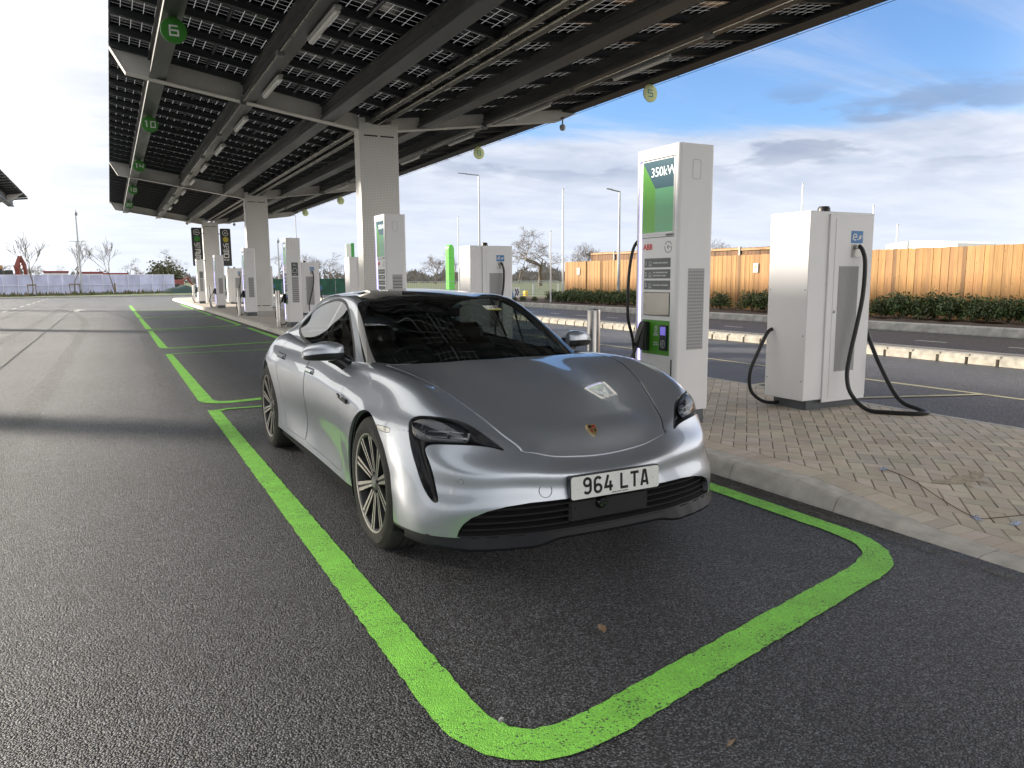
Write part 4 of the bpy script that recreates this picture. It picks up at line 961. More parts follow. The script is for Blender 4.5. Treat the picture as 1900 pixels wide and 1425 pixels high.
# litter on the bay
rnd = random.Random(4)
def leaf(x, y, L_, W_, col, nm, lab, cat, a):
    mb = MB(); pts = [(-.5, 0), (-.2, .5), (.25, .4), (.5, .05), (.2, -.45), (-.25, -.4)]
    V = [(p[0]*L_, p[1]*W_, .012+.012*abs(p[1])+rnd.uniform(0, .006)) for p in pts]+[(0, 0, .010)]
    mb.add(V, [(i, (i+1) % 6, 6) for i in range(6)]); mb.add([(v[0], v[1], v[2]-.003) for v in V], [((i+1) % 6, i, 6) for i in range(6)])
    o = mb.build(nm, mat('litter_'+nm+str(cat), col, .8)); o.location = (x, y, 0); o.rotation_euler = (0, 0, a); tag(o, lab, cat)
leaf(1.71, 2.46, .075, .035, (.30, .20, .12), 'dead_leaf', 'curled tan dead leaf lying on the asphalt in front of the silver car', 'leaf', 1.2)
leaf(1.04, 2.07, .035, .012, (.6, .6, .58), 'paper_scrap', 'tiny white paper scrap beside the near corner of the green bay line', 'litter', .5)
leaf(1.62, 1.62, .05, .010, (.45, .33, .22), 'dead_twig', 'small tan twig lying outside the front green line of the bay', 'twig', .2)
# small metal anchors on the paving with a thin cord between two of them
clip_m = mat('anchor_metal', (.45, .46, .48), .35, .8)
for x, y, a, lab in ((4.695, 3.346, .4, 'small metal anchor plate on the paving nearest the car'), (4.461, 2.561, 1.0, 'small metal anchor plate on the paving at the end of the thin cord'), (4.593, 2.402, .2, 'small metal anchor plate on the paving at the right edge of the picture')):
    e = empty('ground_anchor', (x, y, zk(y)+.001), a, lab, 'anchor', 'metal anchors on the block paving')
    mb = MB(); mb.prism([(-.05, -.018), (.02, -.022), (.045, 0), (.02, .022), (-.05, .018)], lambda p, q, d: (p, q, d), 0, .004); mb.build('plate', clip_m, e)
    mb = MB(); mb.tube([(-.02+.022*math.cos(t), 0, .012+.012*math.sin(t)) for t in np.linspace(0, 2*math.pi, 11)], .003, 5, cap=False); mb.build('ring', clip_m, e)
mb = MB(); mb.tube([(p.x, p.y, zk(p.y)+.006) for p in catmull([(4.695, 3.346, 0), (4.66, 3.1, 0), (4.54, 2.82, 0), (4.461, 2.561, 0), (4.60, 2.50, 0), (4.80, 2.46, 0), (5.05, 2.45, 0)], 6)], .0025, 5)
tag(mb.build('thin_cord', mat('brown_cord', (.13, .085, .05), .9)), 'thin brown cord lying across the block paving between the metal anchors', 'cord')
# ---------------------------------------------------------------- solar canopy
steel_w = mat('white_painted_steel', (.70, .68, .65), .45, nscale=3, namt=.05)
steel_g = mat('grey_galvanised_beam', (.080, .082, .082), .42, .2, nscale=4, namt=.25, rvar=.1, stretch=(1, .15, 1))
steel_d = mat('dark_purlin', (.038, .041, .046), .6)
pipe_m = mat('galvanised_duct', (.16, .155, .135), .35, .75, nscale=14, namt=.3, rvar=.12, stretch=(1, .3, 1))
batten_m = mat('light_diffuser', (.75, .75, .73), .4); black_p = mat('black_plastic', (.012, .012, .013), .45)
XL, XR, XC = .30, 10.90, 5.60
def ztop(x): return 5.15+.168*(XC-x) if x < XC else 5.15+.1355*(x-XC)
def zbot(x): return 4.775+.153*(5.15-x) if x < XC else 4.815+.1355*(x-6.07)
def pv_mat():
    m = bpy.data.materials.new('solar_cells'); m.use_nodes = True; nt = m.node_tree; b = nt.nodes['Principled BSDF']; L = nt.links; N = lambda t: nt.nodes.new(t)
    b.inputs['Base Color'].default_value = (.006, .007, .011, 1); b.inputs['Roughness'].default_value = .18
    tc = N('ShaderNodeTexCoord'); sp = N('ShaderNodeSeparateXYZ'); L.new(tc.outputs['UV'], sp.inputs[0])
    def line(sock, n, wd):
        a = N('ShaderNodeMath'); a.operation = 'MULTIPLY'; a.inputs[1].default_value = n; L.new(sock, a.inputs[0])
        f = N('ShaderNodeMath'); f.operation = 'FRACT'; L.new(a.outputs[0], f.inputs[0])
        s = N('ShaderNodeMath'); s.operation = 'SUBTRACT'; s.inputs[1].default_value = .5; L.new(f.outputs[0], s.inputs[0])
        c = N('ShaderNodeMath'); c.operation = 'ABSOLUTE'; L.new(s.outputs[0], c.inputs[0])
        g = N('ShaderNodeMath'); g.operation = 'GREATER_THAN'; g.inputs[1].default_value = .5-wd/2; L.new(c.outputs[0], g.inputs[0]); return g.outputs[0]
    mx = N('ShaderNodeMath'); mx.operation = 'MAXIMUM'; L.new(line(sp.outputs[0], 10, .055), mx.inputs[0]); L.new(line(sp.outputs[1], 6, .045), mx.inputs[1])
    tr = N('ShaderNodeBsdfTranslucent'); tr.inputs[0].default_value = (.19, .195, .20, 1); ms = N('ShaderNodeMixShader'); L.new(mx.outputs[0], ms.inputs[0]); L.new(b.outputs[0], ms.inputs[1]); L.new(tr.outputs[0], ms.inputs[2])
    L.new(ms.outputs[0], nt.nodes['Material Output'].inputs[0]); return m
cells = pv_mat()
def ibeam(mb, x, y0, y1, zt, h, w=.22, mi=0):
    """box section with a bottom flange and folded ribs"""
    zb = zt-h
    mb.box(x-w*.32, x+w*.32, y0, y1, zb+.02, zt, 0, mi); mb.box(x-w/2, x+w/2, y0, y1, zb, zb+.02, 0, mi)
    mb.box(x-w/2, x-w/2+.015, y0, y1, zb+.02, zb+.05, 0, mi); mb.box(x+w/2-.015, x+w/2, y0, y1, zb+.02, zb+.05, 0, mi); mb.box(x-w*.4, x+w*.4, y0, y1, zb+h*.45, zb+h*.45+.02, 0, mi)
    mb.box(x-w/2, x+w/2, y0, y1, zt-.018, zt+.0, 0, mi)
def pv_mesh(w, l, slope):
    """panel hung from its low inner corner: frame below, glass sheet above; local x along the slope"""
    mb = MB(); fr = .022
    for a, b, c, d in ((0, w, 0, fr), (0, w, l-fr, l), (0, fr, fr, l-fr), (w-fr, w, fr, l-fr)): mb.box(a, b, c, d, -.035, .006, 0, 1)
    mb.quad((fr, fr, 0), (fr, l-fr, 0), (w-fr, l-fr, 0), (w-fr, fr, 0), 0)
    me = mb.mesh('solar_panel', [cells, steel_d]); uv = me.uv_layers.new(name='UVMap')
    for p in me.polygons:
        for li in p.loop_indices:
            v = me.vertices[me.loops[li].vertex_index].co; uv.data[li].uv = (v.x/w, v.y/l)
    return me
def canopy(name, label, y0, y1, dx=0., mirror=False, detail=True):
    root = empty(name, (0, 0, 0), 0, label, 'canopy', 'solar canopies over the charging bays')
    cols = [17.0+16.3*k for k in range(-1, 3)]
    cols = [c for c in cols if y0-.5 <= c <= y1+.5]
    for yc in cols:
        mb = MB(); mb.box(5.15, 6.05, yc, yc+.42, .118, 4.86, .012)
        for sx in (5.15, 5.90): mb.box(sx, sx+.15, yc+.02, yc+.40, 4.86, 5.02, .004)
        mb.add([(5.15, yc-.006, 4.84), (5.60, yc-.006, 4.84), (6.05, yc-.006, 4.84), (6.05, yc-.006, 4.93), (5.60, yc-.006, 4.87), (5.15, yc-.006, 4.93)], [(0, 1, 4, 5), (1, 2, 3, 4)])
        o = mb.build('column', steel_w_perf, root)
        for z in (4.62, .34):
            for xa in (5.25, 5.63):
                mb = MB(); mb.box(xa, xa+.32, yc-.004, yc+.02, z, z+.028); mb.build('column_slot', deep_black, o)
        mb = MB()
        for a, b in (((.56, 5.16)), (6.04, 10.4)):
            xs = np.linspace(a, b, 8)
            V = [(x, yc+q, z) for q in (.17, .20) for x in xs for z in (zbot(x), ztop(x)-.05)]
            n = len(xs)
            for side in (0, 1):
                o_ = side*2*n; mb.add(V, [tuple((o_+2*i, o_+2*i+2, o_+2*i+3, o_+2*i+1)[::(1 if side == 0 else -1)]) for i in range(n-1)])
            Vb = [(x, yc+q, zbot(x)-.02) for x in xs for q in (.06, .31)]+[(x, yc+q, zbot(x)) for x in xs for q in (.06, .31)]
            mb.add(Vb, [(2*i, 2*i+1, 2*i+3, 2*i+2) for i in range(n-1)]+[(2*n+2*i, 2*n+2*i+2, 2*n+2*i+3, 2*n+2*i+1) for i in range(n-1)]+[(2*i, 2*i+2, 2*n+2*i+2, 2*n+2*i) for i in range(n-1)]+[(2*i+1, 2*n+2*i+1, 2*n+2*i+3, 2*i+3) for i in range(n-1)])
        # pointed wing tips
        for (xa, za, xb, zb_) in ((.56, zbot(.56), XL, 5.97), (10.4, zbot(10.4), XR, 5.66)):
            q = [(xa, za), (xb, zb_-.03), (xb, zb_), (xa, ztop(xa)-.05)]
            mb.add([(x, yc+.17, z) for x, z in q]+[(x, yc+.20, z) for x, z in q], [(0, 1, 2, 3), (7, 6, 5, 4)])
            mb.add([(xa, yc+.06, za-.02), (xa, yc+.31, za-.02), (xb, yc+.31, zb_-.05), (xb, yc+.06, zb_-.05), (xa, yc+.06, za), (xa, yc+.31, za), (xb, yc+.31, zb_-.03), (xb, yc+.06, zb_-.03)], [(0, 1, 2, 3), (4, 7, 6, 5), (0, 3, 7, 4), (1, 5, 6, 2)])
        mb.build('cross_beam', steel_w, root)
    # beams running along the canopy
    for x, w in ((1.12, .30), (2.84, .30), (4.47, .30), (6.75, .32), (8.40, .30)):
        mb = MB(); zt = ztop(x)-.125; ibeam(mb, x, y0, y1, zt, zt-zbot(x)-.005, w); b_ = mb.build('beam', steel_g, root)
    if detail:
        mb = MB()
        for x in (5.46, 5.76):
            mb.tube([(x, y, 4.985) for y in np.linspace(y0, y1, 5)], .062, 12)
            for y in np.arange(y0, y1, 1.02): mb.lathe([(.062, -.02), (.068, -.018), (.068, .018), (.062, .02)], 14, 'y', (x, y, 4.985))
        mb.build('service_duct', pipe_m, root)
        for xx, zz in ((2.72, zbot(2.72)-.035), (8.30, zbot(8.3)-.03)):
            mb = MB(); mb.tube([(xx, y, zz) for y in np.linspace(y0, y1, 9)], .022, 8); mb.build('conduit', pipe_m, root)
            for y in np.arange(9.2, y1, 3.92):
                mb = MB(); mb.box(xx-.06, xx+.06, y, y+.16, zz-.06, zz+.03, .01); mb.build('junction_box', mat('junction_grey', (.20, .20, .20), .5), root)
        mb = MB(); mb.box(5.44, 5.74, y0, y1, 5.175, 5.19); mb.box(5.44, 5.46, y0, y1, 5.19, 5.23); mb.box(5.72, 5.74, y0, y1, 5.19, 5.23); mb.build('valley_gutter', steel_d, root)
    # edge fascia and safety wire
    mb = MB(); mb.box(XR-.05, XR, y0, y1, 5.655, ztop(XR)+.03); mb.box(XR-.34, XR-.10, y0, y1, 5.66, ztop(XR-.34)-.12); mb.box(XR-.36, XR, y0, y1, 5.64, 5.658); mb.build('edge_fascia', steel_d, root)
    mb = MB()
    for y in np.arange(y0+.3, y1, 1.05): mb.tube([(XR, y, 5.665), (XR+.15, y, 5.665)], .005, 5)
    mb.tube([(XR+.15, y0, 5.665), (XR+.15, y1, 5.665)], .005, 5); mb.build('edge_wire', steel_d, root)
    # cross rails between panels
    ys = np.arange(y0, y1+.01, 1.05); mb = MB()
    for y in ys:
        for a, b in ((XL, XC-.06), (XC+.06, XR)):
            za, zb_ = ztop(a)-.045, ztop(b)-.045
            V = [(x, y+q, z+h) for x, z in ((a, za), (b, zb_)) for q in (-.035, .035) for h in (-.085, 0)]
            mb.add(V, [(0, 1, 3, 2), (4, 6, 7, 5), (0, 4, 5, 1), (2, 3, 7, 6), (0, 2, 6, 4), (1, 5, 7, 3)])
    mb.build('cross_rail', steel_d, root)
    # modules
    sl, sr = math.atan(.168), math.atan(.1355); mats_ = []
    edges = [XL, 2.04, 3.79, 5.54]; right = [5.64, 7.40, 9.15, 10.90]
    pm = pv_mesh(1.74/math.cos(sl)-.01, 1.02, 0)
    rows = []
    for y in ys[:-1]:
        for k in range(3):
            rows.append((edges[k]+.01, y+.015, ztop(edges[k]+.01), sl)); rows.append((right[k]+.01, y+.015, ztop(right[k]+.01), -sr))
    return root, rows, pm
def perf():
    m = mat('perforated_white_column', (.72, .705, .68), .5, nscale=2, namt=.04); nt = m.node_tree; b = nt.nodes['Principled BSDF']; L = nt.links; N = lambda t: nt.nodes.new(t)
    tc = N('ShaderNodeTexCoord'); sp = N('ShaderNodeSeparateXYZ'); L.new(tc.outputs['Object'], sp.inputs[0])
    def tri(s, n):
        a = N('ShaderNodeMath'); a.operation = 'MULTIPLY'; a.inputs[1].default_value = n; L.new(s, a.inputs[0]); f = N('ShaderNodeMath'); f.operation = 'FRACT'; L.new(a.outputs[0], f.inputs[0])
        c = N('ShaderNodeMath'); c.operation = 'SUBTRACT'; c.inputs[1].default_value = .5; L.new(f.outputs[0], c.inputs[0]); d = N('ShaderNodeMath'); d.operation = 'ABSOLUTE'; L.new(c.outputs[0], d.inputs[0]); return d.outputs[0]
    mx = N('ShaderNodeMath'); mx.operation = 'MAXIMUM'; L.new(tri(sp.outputs[0], 28), mx.inputs[0]); L.new(tri(sp.outputs[2], 28), mx.inputs[1])
    g = N('ShaderNodeMath'); g.operation = 'LESS_THAN'; g.inputs[1].default_value = .27; L.new(mx.outputs[0], g.inputs[0])
    mix = N('ShaderNodeMix'); mix.data_type = 'RGBA'; src = b.inputs['Base Color'].links[0].from_socket; L.new(src, mix.inputs['A']); mix.inputs['B'].default_value = (.50, .49, .47, 1); L.new(g.outputs[0], mix.inputs['Factor']); L.new(mix.outputs['Result'], b.inputs['Base Color'])
    return m
steel_w_perf = perf()
main_canopy, rows, pm = canopy('solar_canopy', 'long dark solar panel canopy on white columns above the silver car', -6.0, 51.0)
def place_panels(root, rows, pm, vis_fn, nmax=100):
    rows.sort(key=vis_fn); proto = None
    for k, (x, y, z, s) in enumerate(rows[:nmax]):
        o = bpy.data.objects.new('solar_panel', pm); C.objects.link(o); o.parent = root; o.location = (x, y, z); o.rotation_euler = (0, s, 0)
    base = np.array([v.co[:] for v in pm.vertices]); polys = [tuple(p.vertices) for p in pm.polygons]; V = []; F = []; mi = []; UV = []
    puv = [[tuple(pm.uv_layers[0].data[li].uv) for li in p.loop_indices] for p in pm.polygons]
    for (x, y, z, s) in rows[nmax:]:
        b = len(V); c, d = math.cos(s), math.sin(s)
        for p in base: V.append((x+p[0]*c+p[2]*d, y+p[1], z-p[0]*d+p[2]*c))
        for p, q, u in zip(polys, pm.polygons, puv): F.append(tuple(b+i for i in p)); mi.append(q.material_index); UV += u
    if V:
        me = bpy.data.meshes.new('solar_panel_rows'); me.from_pydata(V, [], F); me.materials.append(cells); me.materials.append(steel_d); me.polygons.foreach_set('material_index', mi)
        uv = me.uv_layers.new(name='UVMap'); uv.data.foreach_set('uv', [c for u in UV for c in u]); me.update()
        o = bpy.data.objects.new('solar_panel_rows', me); C.objects.link(o); o.parent = root; o['kind'] = 'stuff'
def vis(r):
    x, y = r[0]+.85, r[1]+.5; a = math.degrees(math.atan2(x, y))-27.75; e = math.degrees(math.atan2(r[2]-1.46, math.hypot(x, y)))+0
    inside = abs(a) < 36 and e < 24 and y > 4
    return (0 if inside else 1, math.hypot(x, y))
place_panels(main_canopy, rows, pm, vis)
# second canopy across the lane: only its far tip is in view
left_canopy = empty('solar_canopy', (0, 0, 0), 0, 'second solar canopy across the lane, its pointed far tip showing against the sky', 'canopy', 'solar canopies over the charging bays')
DX = -3.72-XR; Xs = -12.6
for yc in (-1.0, 15.3, 31.6, 47.9): mb = MB(); mb.box(-8.35, -7.55, yc, yc+.42, 0, 5.0, .01); mb.build('column', steel_w, left_canopy)
ltop = lambda x: 6.10-.10*(-3.72-x) if x > -7.95 else 5.677+.10*(-7.95-x)
for yc in (-1.0, 15.3, 31.6, 47.9):
    mb = MB()
    for a, b in ((-7.6, -4.3), (-8.3, -12.0)):
        q = [(a, 4.95), (b, ltop(b)-.42), (b, ltop(b)-.05), (a, ltop(a)-.05)]; mb.add([(x, yc+.12, z) for x, z in q]+[(x, yc+.3, z) for x, z in q], [(0, 1, 2, 3), (7, 6, 5, 4), (0, 4, 5, 1), (2, 6, 7, 3), (1, 5, 6, 2)])
    for a, b in ((-4.3, -3.74), (-12.0, -12.56)):
        q = [(a, ltop(a)-.42), (b, ltop(b)-.08), (b, ltop(b)-.03), (a, ltop(a)-.05)]; mb.add([(x, yc+.12, z) for x, z in q]+[(x, yc+.3, z) for x, z in q], [(0, 1, 2, 3), (7, 6, 5, 4), (0, 4, 5, 1), (2, 6, 7, 3), (1, 5, 6, 2)])
    mb.build('cross_beam', steel_w, left_canopy)
for x in (-4.55, -6.2, -9.8, -11.7): mb = MB(); ibeam(mb, x, -8, 51, ltop(x)-.12, .34, .30); mb.build('beam', steel_g, left_canopy)
mb = MB()
for y in np.arange(-8, 51.1, 1.05):
    for a, b in ((-7.9, -3.72), (-12.6, -8.0)):
        V = [(x, y+q, ltop(x)-.04+h) for x in (a, b) for q in (-.035, .035) for h in (-.085, 0)]; mb.add(V, [(0, 1, 3, 2), (4, 6, 7, 5), (0, 4, 5, 1), (2, 3, 7, 6), (0, 2, 6, 4), (1, 5, 7, 3)])
mb.build('cross_rail', steel_d, left_canopy)
mb = MB()
for a, b in ((-7.9, -3.72), (-12.6, -8.0)): mb.quad((a, -8, ltop(a)), (b, -8, ltop(b)), (b, 51, ltop(b)), (a, 51, ltop(a)))
me = mb.mesh('solar_panel_rows', [mat('solar_cells_plain', (.008, .009, .013), .2)]); o = bpy.data.objects.new('solar_panel_rows', me); C.objects.link(o); o.parent = left_canopy; o['kind'] = 'stuff'

# ---- linear lights
def batten(x, y, z, lab, grp):
    r = empty('linear_light', (x, y, z), 0, lab, 'light', grp)
    mb = MB(); mb.box(-.05, .05, 0, 1.62, -.02, .03, .008); mb.build('housing', mat('light_housing', (.45, .45, .44), .4), r)
    mb = MB(); mb.box(-.042, .042, .03, 1.59, -.075, -.02, .02); mb.build('diffuser', batten_m, r)
    for yy in (.25, 1.35): 
        mb = MB(); mb.box(-.012, .012, yy, yy+.04, .03, .12); mb.build('bracket', steel_d, r)
    return r
b0 = None
ordw = ['first', 'second', 'third', 'fourth', 'fifth', 'sixth', 'seventh', 'eighth', 'ninth', 'tenth']
for k in range(9):
    y = 10.60+3.92*k
    for (x, grp, nm) in ((2.98, 'linear lights under the left wing of the canopy', 'left'), (8.62, 'linear lights under the right wing of the canopy', 'right')):
        if nm == 'right' and k > 5: continue
        lab = '%s tube light from the camera under the canopy, %s of the columns' % (ordw[k], nm)
        z = zbot(2.98)-.02 if nm == 'left' else zbot(8.62)-.0
        if b0 is None: b0 = batten(x, y, z, lab, grp); o = b0
        else: o = copy_tree(b0); o.location = (x, y, z)
        tag(o, lab, 'light', grp)
# ---- hanging number discs
def seg_paths(ch, w=.6, h=1.):
    c = .12
    D = {'0': [[(0, 0), (w, 0), (w, h), (0, h), (0, 0)]], '1': [[(w*.15, h), (w*.5, h), (w*.5, 0)], [(w*.1, 0), (w*.9, 0)]][:1], '2': [[(0, h), (w, h), (w, h/2), (0, h/2), (0, 0), (w, 0)]], '3': [[(0, h), (w, h), (w, 0), (0, 0)], [(w*.2, h/2), (w, h/2)]],
         '4': [[(0, h), (0, h*.4), (w, h*.4)], [(w, h), (w, 0)]], '5': [[(w, h), (0, h), (0, h*.52), (w, h*.52), (w, 0), (0, 0)]], '6': [[(w, h), (0, h), (0, 0), (w, 0), (w, h*.52), (0, h*.52)]], '7': [[(0, h), (w, h), (w*.4, 0)]],
         '8': [[(0, 0), (w, 0), (w, h), (0, h), (0, 0)], [(0, h/2), (w, h/2)]], '9': [[(0, 0), (w, 0), (w, h), (0, h), (0, h*.48), (w, h*.48)]],
         'U': [[(0, h), (0, 0), (w, 0), (w, h)]], 'P': [[(0, 0), (0, h), (w, h), (w, h*.4), (0, h*.4)]], 'T': [[(0, h), (w, h)], [(w/2, h), (w/2, 0)]], 'O': [[(0, 0), (w, 0), (w, h), (0, h), (0, 0)]], 'K': [[(0, 0), (0, h)], [(w, h), (0, h/2), (w, 0)]], 'W': [[(0, h), (w*.2, 0), (w/2, h*.7), (w*.8, 0), (w, h)]]}
    return D[ch]
def seg_text(mb, txt, fn, cx, cy, h, w, gap, sw, d0, d1, mi=0):
    n = len(txt); tot = n*w+(n-1)*gap; x = cx-tot/2
    for ch in txt:
        stroke(mb, [[(x+a*w/.6, cy-h/2+b*h) for a, b in p] for p in seg_paths(ch)], sw, fn, d0, d1, mi); x += w+gap
disc_g = mat('green_disc', (.035, .22, .02), .4); disc_y = mat('pale_yellow_green_disc', (.50, .55, .22), .4); white_s = mat('white_lettering', (.78, .78, .76), .5); teal_s = mat('teal_lettering', (.03, .18, .20), .5)
def disc(num, x, y, z, r, mdisc, mtxt, lab, grp):
    e = empty('number_disc', (x, y, z), 0, lab, 'number sign', grp)
    mb = MB(); mb.lathe([(0, -.008), (r-.004, -.008), (r, -.004), (r, .008), (0, .008)], 40, 'y'); mb.box(-.06, .06, -.005, .005, r*.9, r+.17); mb.build('disc', mdisc, e)
    mb = MB(); fn = lambda a, b, d: (a, -d, b); h = .135; w = .095 if len(num) == 2 else .115
    seg_text(mb, num, fn, 0, 0, h, w, .045, .024, .008, .0105); mb.build('numeral', mtxt, e)
    mb = MB(); mb.tube([(-.03, 0, r+.16), (-.03, 0, r+.24)], .008, 6); mb.tube([(.03, 0, r+.16), (.03, 0, r+.24)], .008, 6); mb.build('hanger', steel_d, e)
for num, x, y, z in (('6', 1.13, 13.06, 5.2), ('10', 1.13, 20.9, 5.2), ('14', 1.13, 28.5, 5.2), ('18', 1.13, 36.0, 5.2), ('22', 1.13, 43.2, 5.2)):
    disc(num, x, y, z, .188, disc_g, white_s, 'green hanging disc with white number %s under the canopy' % num, 'green number discs')
for num, x, y, z in (('5', 10.80, 13.9, 5.446), ('9', 10.80, 22.7, 5.43), ('13', 10.80, 30.9, 5.43), ('17', 10.80, 39.3, 5.43), ('21', 10.80, 47.3, 5.43)):
    disc(num, x, y, z, .19, disc_y, teal_s, 'pale yellow green hanging disc with number %s at the outer canopy edge' % num, 'yellow green number discs')
disc('3', -4.75, 42.6, 5.55, .205, disc_g, white_s, 'green hanging disc with white 3 under the second canopy at the left', 'green number discs')
# cameras under the canopy
def dome(x, y, z, lab):
    e = empty('dome_camera', (x, y, z), 0, lab, 'camera'); mb = MB(); mb.lathe([(0, -.16), (.05, -.15), (.075, -.10), (.08, -.05), (.06, -.02), (.02, 0), (.02, .14)], 20); mb.build('camera_dome', mat('camera_grey', (.35, .36, .37), .35), e)
    mb = MB(); mb.box(-.03, .03, -.03, .03, .13, .17); mb.build('mount', steel_d, e)
dome(10.45, 17.0, 5.30, 'white dome camera at the tip of the cross beam over the right edge')
dome(4.3, 49.4, 4.85, 'small dome camera above the green topped totem on the far column')
dome(6.95, 49.4, 4.85, 'small dome camera above the yellow topped totem on the far column')
# ---------------------------------------------------------------- chargers, cabinets, bollards
cab_white = mat('white_powder_coat', (.82, .815, .825), .42, nscale=2.2, namt=.035, rvar=.06); plinth_m = mat('plinth_grey', (.10, .11, .12), .55, nscale=6, namt=.15)
led_m = mat('led_strip', (.7, .7, .9), .4, emit=(.55, .50, 1.), estr=1.1)
scr_green = mat('screen_green', (.05, .25, .012), .25, emit=(.10, .42, .02), estr=.07); scr_teal = mat('screen_teal', (.0, .06, .09), .25, emit=(.0, .10, .16), estr=.08); scr_mint = mat('screen_mint', (.07, .30, .14), .25, emit=(.12, .42, .22), estr=.05)
scr_txt = mat('screen_lettering', (.8, .8, .8), .4, emit=(.9, .95, .95), estr=.35)
plate_grey = mat('instruction_plate', (.085, .10, .10), .45); lab_green = mat('green_label', (.075, .30, .02), .45); red_m = mat('logo_red', (.60, .03, .03), .45); mid_grey = mat('logo_grey', (.18, .18, .19), .5); dim_white = mat('dim_lettering', (.50, .52, .52), .5)
screen_m = mat('display_glass', (.16, .15, .13), .12, 0, coat=.6); cable_m = mat('black_cable', (.010, .010, .011), .42); vent_m = mat('vent_grey', (.42, .42, .43), .5); vent_d = mat('vent_shadow', (.12, .12, .125), .6); blue_m = mat('connector_blue', (.02, .13, .38), .4); navy = mat('terminal_navy', (.012, .016, .03), .25)
def charger(lab, vent_slats=False, high_power=True):
    """front faces -x; local origin at the ground below the near front corner: x 0...40, y 0..60, z from the paving"""
    e = empty('charging_post', (0, 0, 0), 0, lab, 'charging post', 'rapid charging posts along the island')
    mb = MB(); mb.box(.04, .37, .03, .57, 0, .135); mb.build('plinth', plinth_m, e)
    H = 2.475; zb = .14; t = .045
    # shell: an open-fronted box with rounded vertical edges
    mb = MB(); out = []
    r = .035
    def rc(cx, cy, a0): return [(cx+r*math.cos(R(a0+q*18)), cy+r*math.sin(R(a0+q*18))) for q in range(6)]
    out = rc(.40-r, r, 270)+rc(.40-r, .60-r, 0)+rc(r, .60-r, 90)+[(0, .60-t), (.05, .60-t), (.05, t), (0, t)]+rc(r, r, 180)
    fn = lambda a, b, d: (a, b, d)
    mb.prism(out, fn, zb, H)
    mb.box(0, .06, t, .60-t, H-.095, H-.002, .0); mb.box(.002, .05, t, .60-t, zb, zb+.02)
    body = mb.build('body', cab_white, e)
    for p in body.data.polygons: pass
    Pf = lambda x: (lambda a, b, d=0: (x-d, .60-a, b))      # a: from the far edge towards the near edge (left to right seen from the front)
    P0 = Pf(.022)
    mb = MB(); mb.box(.022, .06, .045, .555, zb+.02, H-.095); mb.build('front_panel', cab_white, e)
    mb = MB(); mb.box(.0165, .026, .535, .553, .20, H-.11); mb.build('led_strip', led_m, e)
    # head screen with coloured planes
    sy0, sy1, z0, z1 = .105, .545-.0, 1.735, 2.365
    mb = MB(); mb.box(.014, .022, .075, .527, 1.715, H-.10); mb.build('screen_surround', cab_white, e)
    P = Pf(.0135); A0, A1 = .085, .515
    sc_ = empty('head_screen', (0, 0, 0)); sc_.parent = e
    mb = MB(); d = .001; xk = .265; zc = 2.12
    q = lambda pts, mi: mb.add([P(a, b, d) for a, b in pts], [tuple(range(len(pts)))], mi)
    q([(A0, z0), (xk, z0), (xk, zc), (A0, z1)], 0); q([(A0, z1), (xk, zc), (A1, zc), (A1, z1)], 1); q([(xk, z0), (A1, z0), (A1, zc), (xk, zc)], 2)
    mb.build('screen_face', [scr_green, scr_teal, scr_mint], sc_)
    if high_power:
        mb = MB(); add_text(mb, '350kW', .115, lambda a, b: P(a, b, .002), .20, 2.225, 'l', 0, .0, 1.); mb.build('screen_lettering', scr_txt, sc_)
    mb = MB(); mb.box(.0195, .023, .055, .53, 1.688, 1.694)
    small_print(mb, (7,), .026, lambda a, b: P0(a, b, .0095), .52, 1.700, 'r')
    mb.build('seam', vent_d, e)
    mb = MB()
    add_text(mb, 'ABB', .070, lambda a, b: P0(a, b, .0015), .095, 1.585, 'l', 0, .003, 1.05); mb.build('red_logo', red_m, e)
    mb = MB(); stroke(mb, [arc(.45, 1.60, .048, .048, 25, 150, 12), arc(.45, 1.60, .048, .048, 170, 385-30, 16)], .007, P0, .0005, .0015); stroke(mb, [[(.498, 1.60), (.435, 1.60)], [(.455, 1.618), (.435, 1.60), (.455, 1.582)]], .006, P0, .0005, .0015); mb.build('ring_logo', mid_grey, e)
    for k, (zt, txts) in enumerate(((1.505, ((7, 4, 7),)), (1.405, ((3, 11, 4), (4, 5, 2, 4)))  , (1.305, ((4, 5, 10),)))):
        zz = zt-.12+.12
        mb = MB(); mb.prism([(.115, zt-.082), (.485, zt-.082), (.485, zt), (.115, zt)], P0, -.001, .002); pl = mb.build('instruction_plate', plate_grey, e)
        mb = MB(); add_text(mb, str(k+1), .055, lambda a, b: P0(a, b, .0026), .125, zt-.062, 'l', 0, .002)
        for n_, tx in enumerate(txts): small_print(mb, tx, .019, lambda a, b: P0(a, b, .0026), .245, zt-.048-(n_-.5*(len(txts)-1))*.028)
        stroke(mb, [arc(.20, zt-.045, .018, .016, 0, 360, 10), [(.178, zt-.066), (.222, zt-.066)]], .005, P0, .0022, .0026)
        mb.build('plate_lettering', dim_white, pl)
    mb = MB(); mb.prism([(.115, .985), (.485, .985), (.485, 1.20), (.115, 1.20)], P0, -.001, .004); s_ = mb.build('display', black_p, e)
    mb = MB(); mb.prism([(.122, .992), (.478, .992), (.478, 1.193), (.122, 1.193)], P0, .004, .005); mb.build('display_glass', screen_m, s_)
    # green label with holster and payment terminal
    mb = MB(); mb.prism([(.10, .63), (.488, .63), (.488, .945), (.10, .945)], P0, -.001, .002); g_ = mb.build('green_label', lab_green, e)
    mb = MB(); stroke(mb, [arc(.30, .868, .016, .020, 0, 360, 12)], .010, P0, .002, .0026)
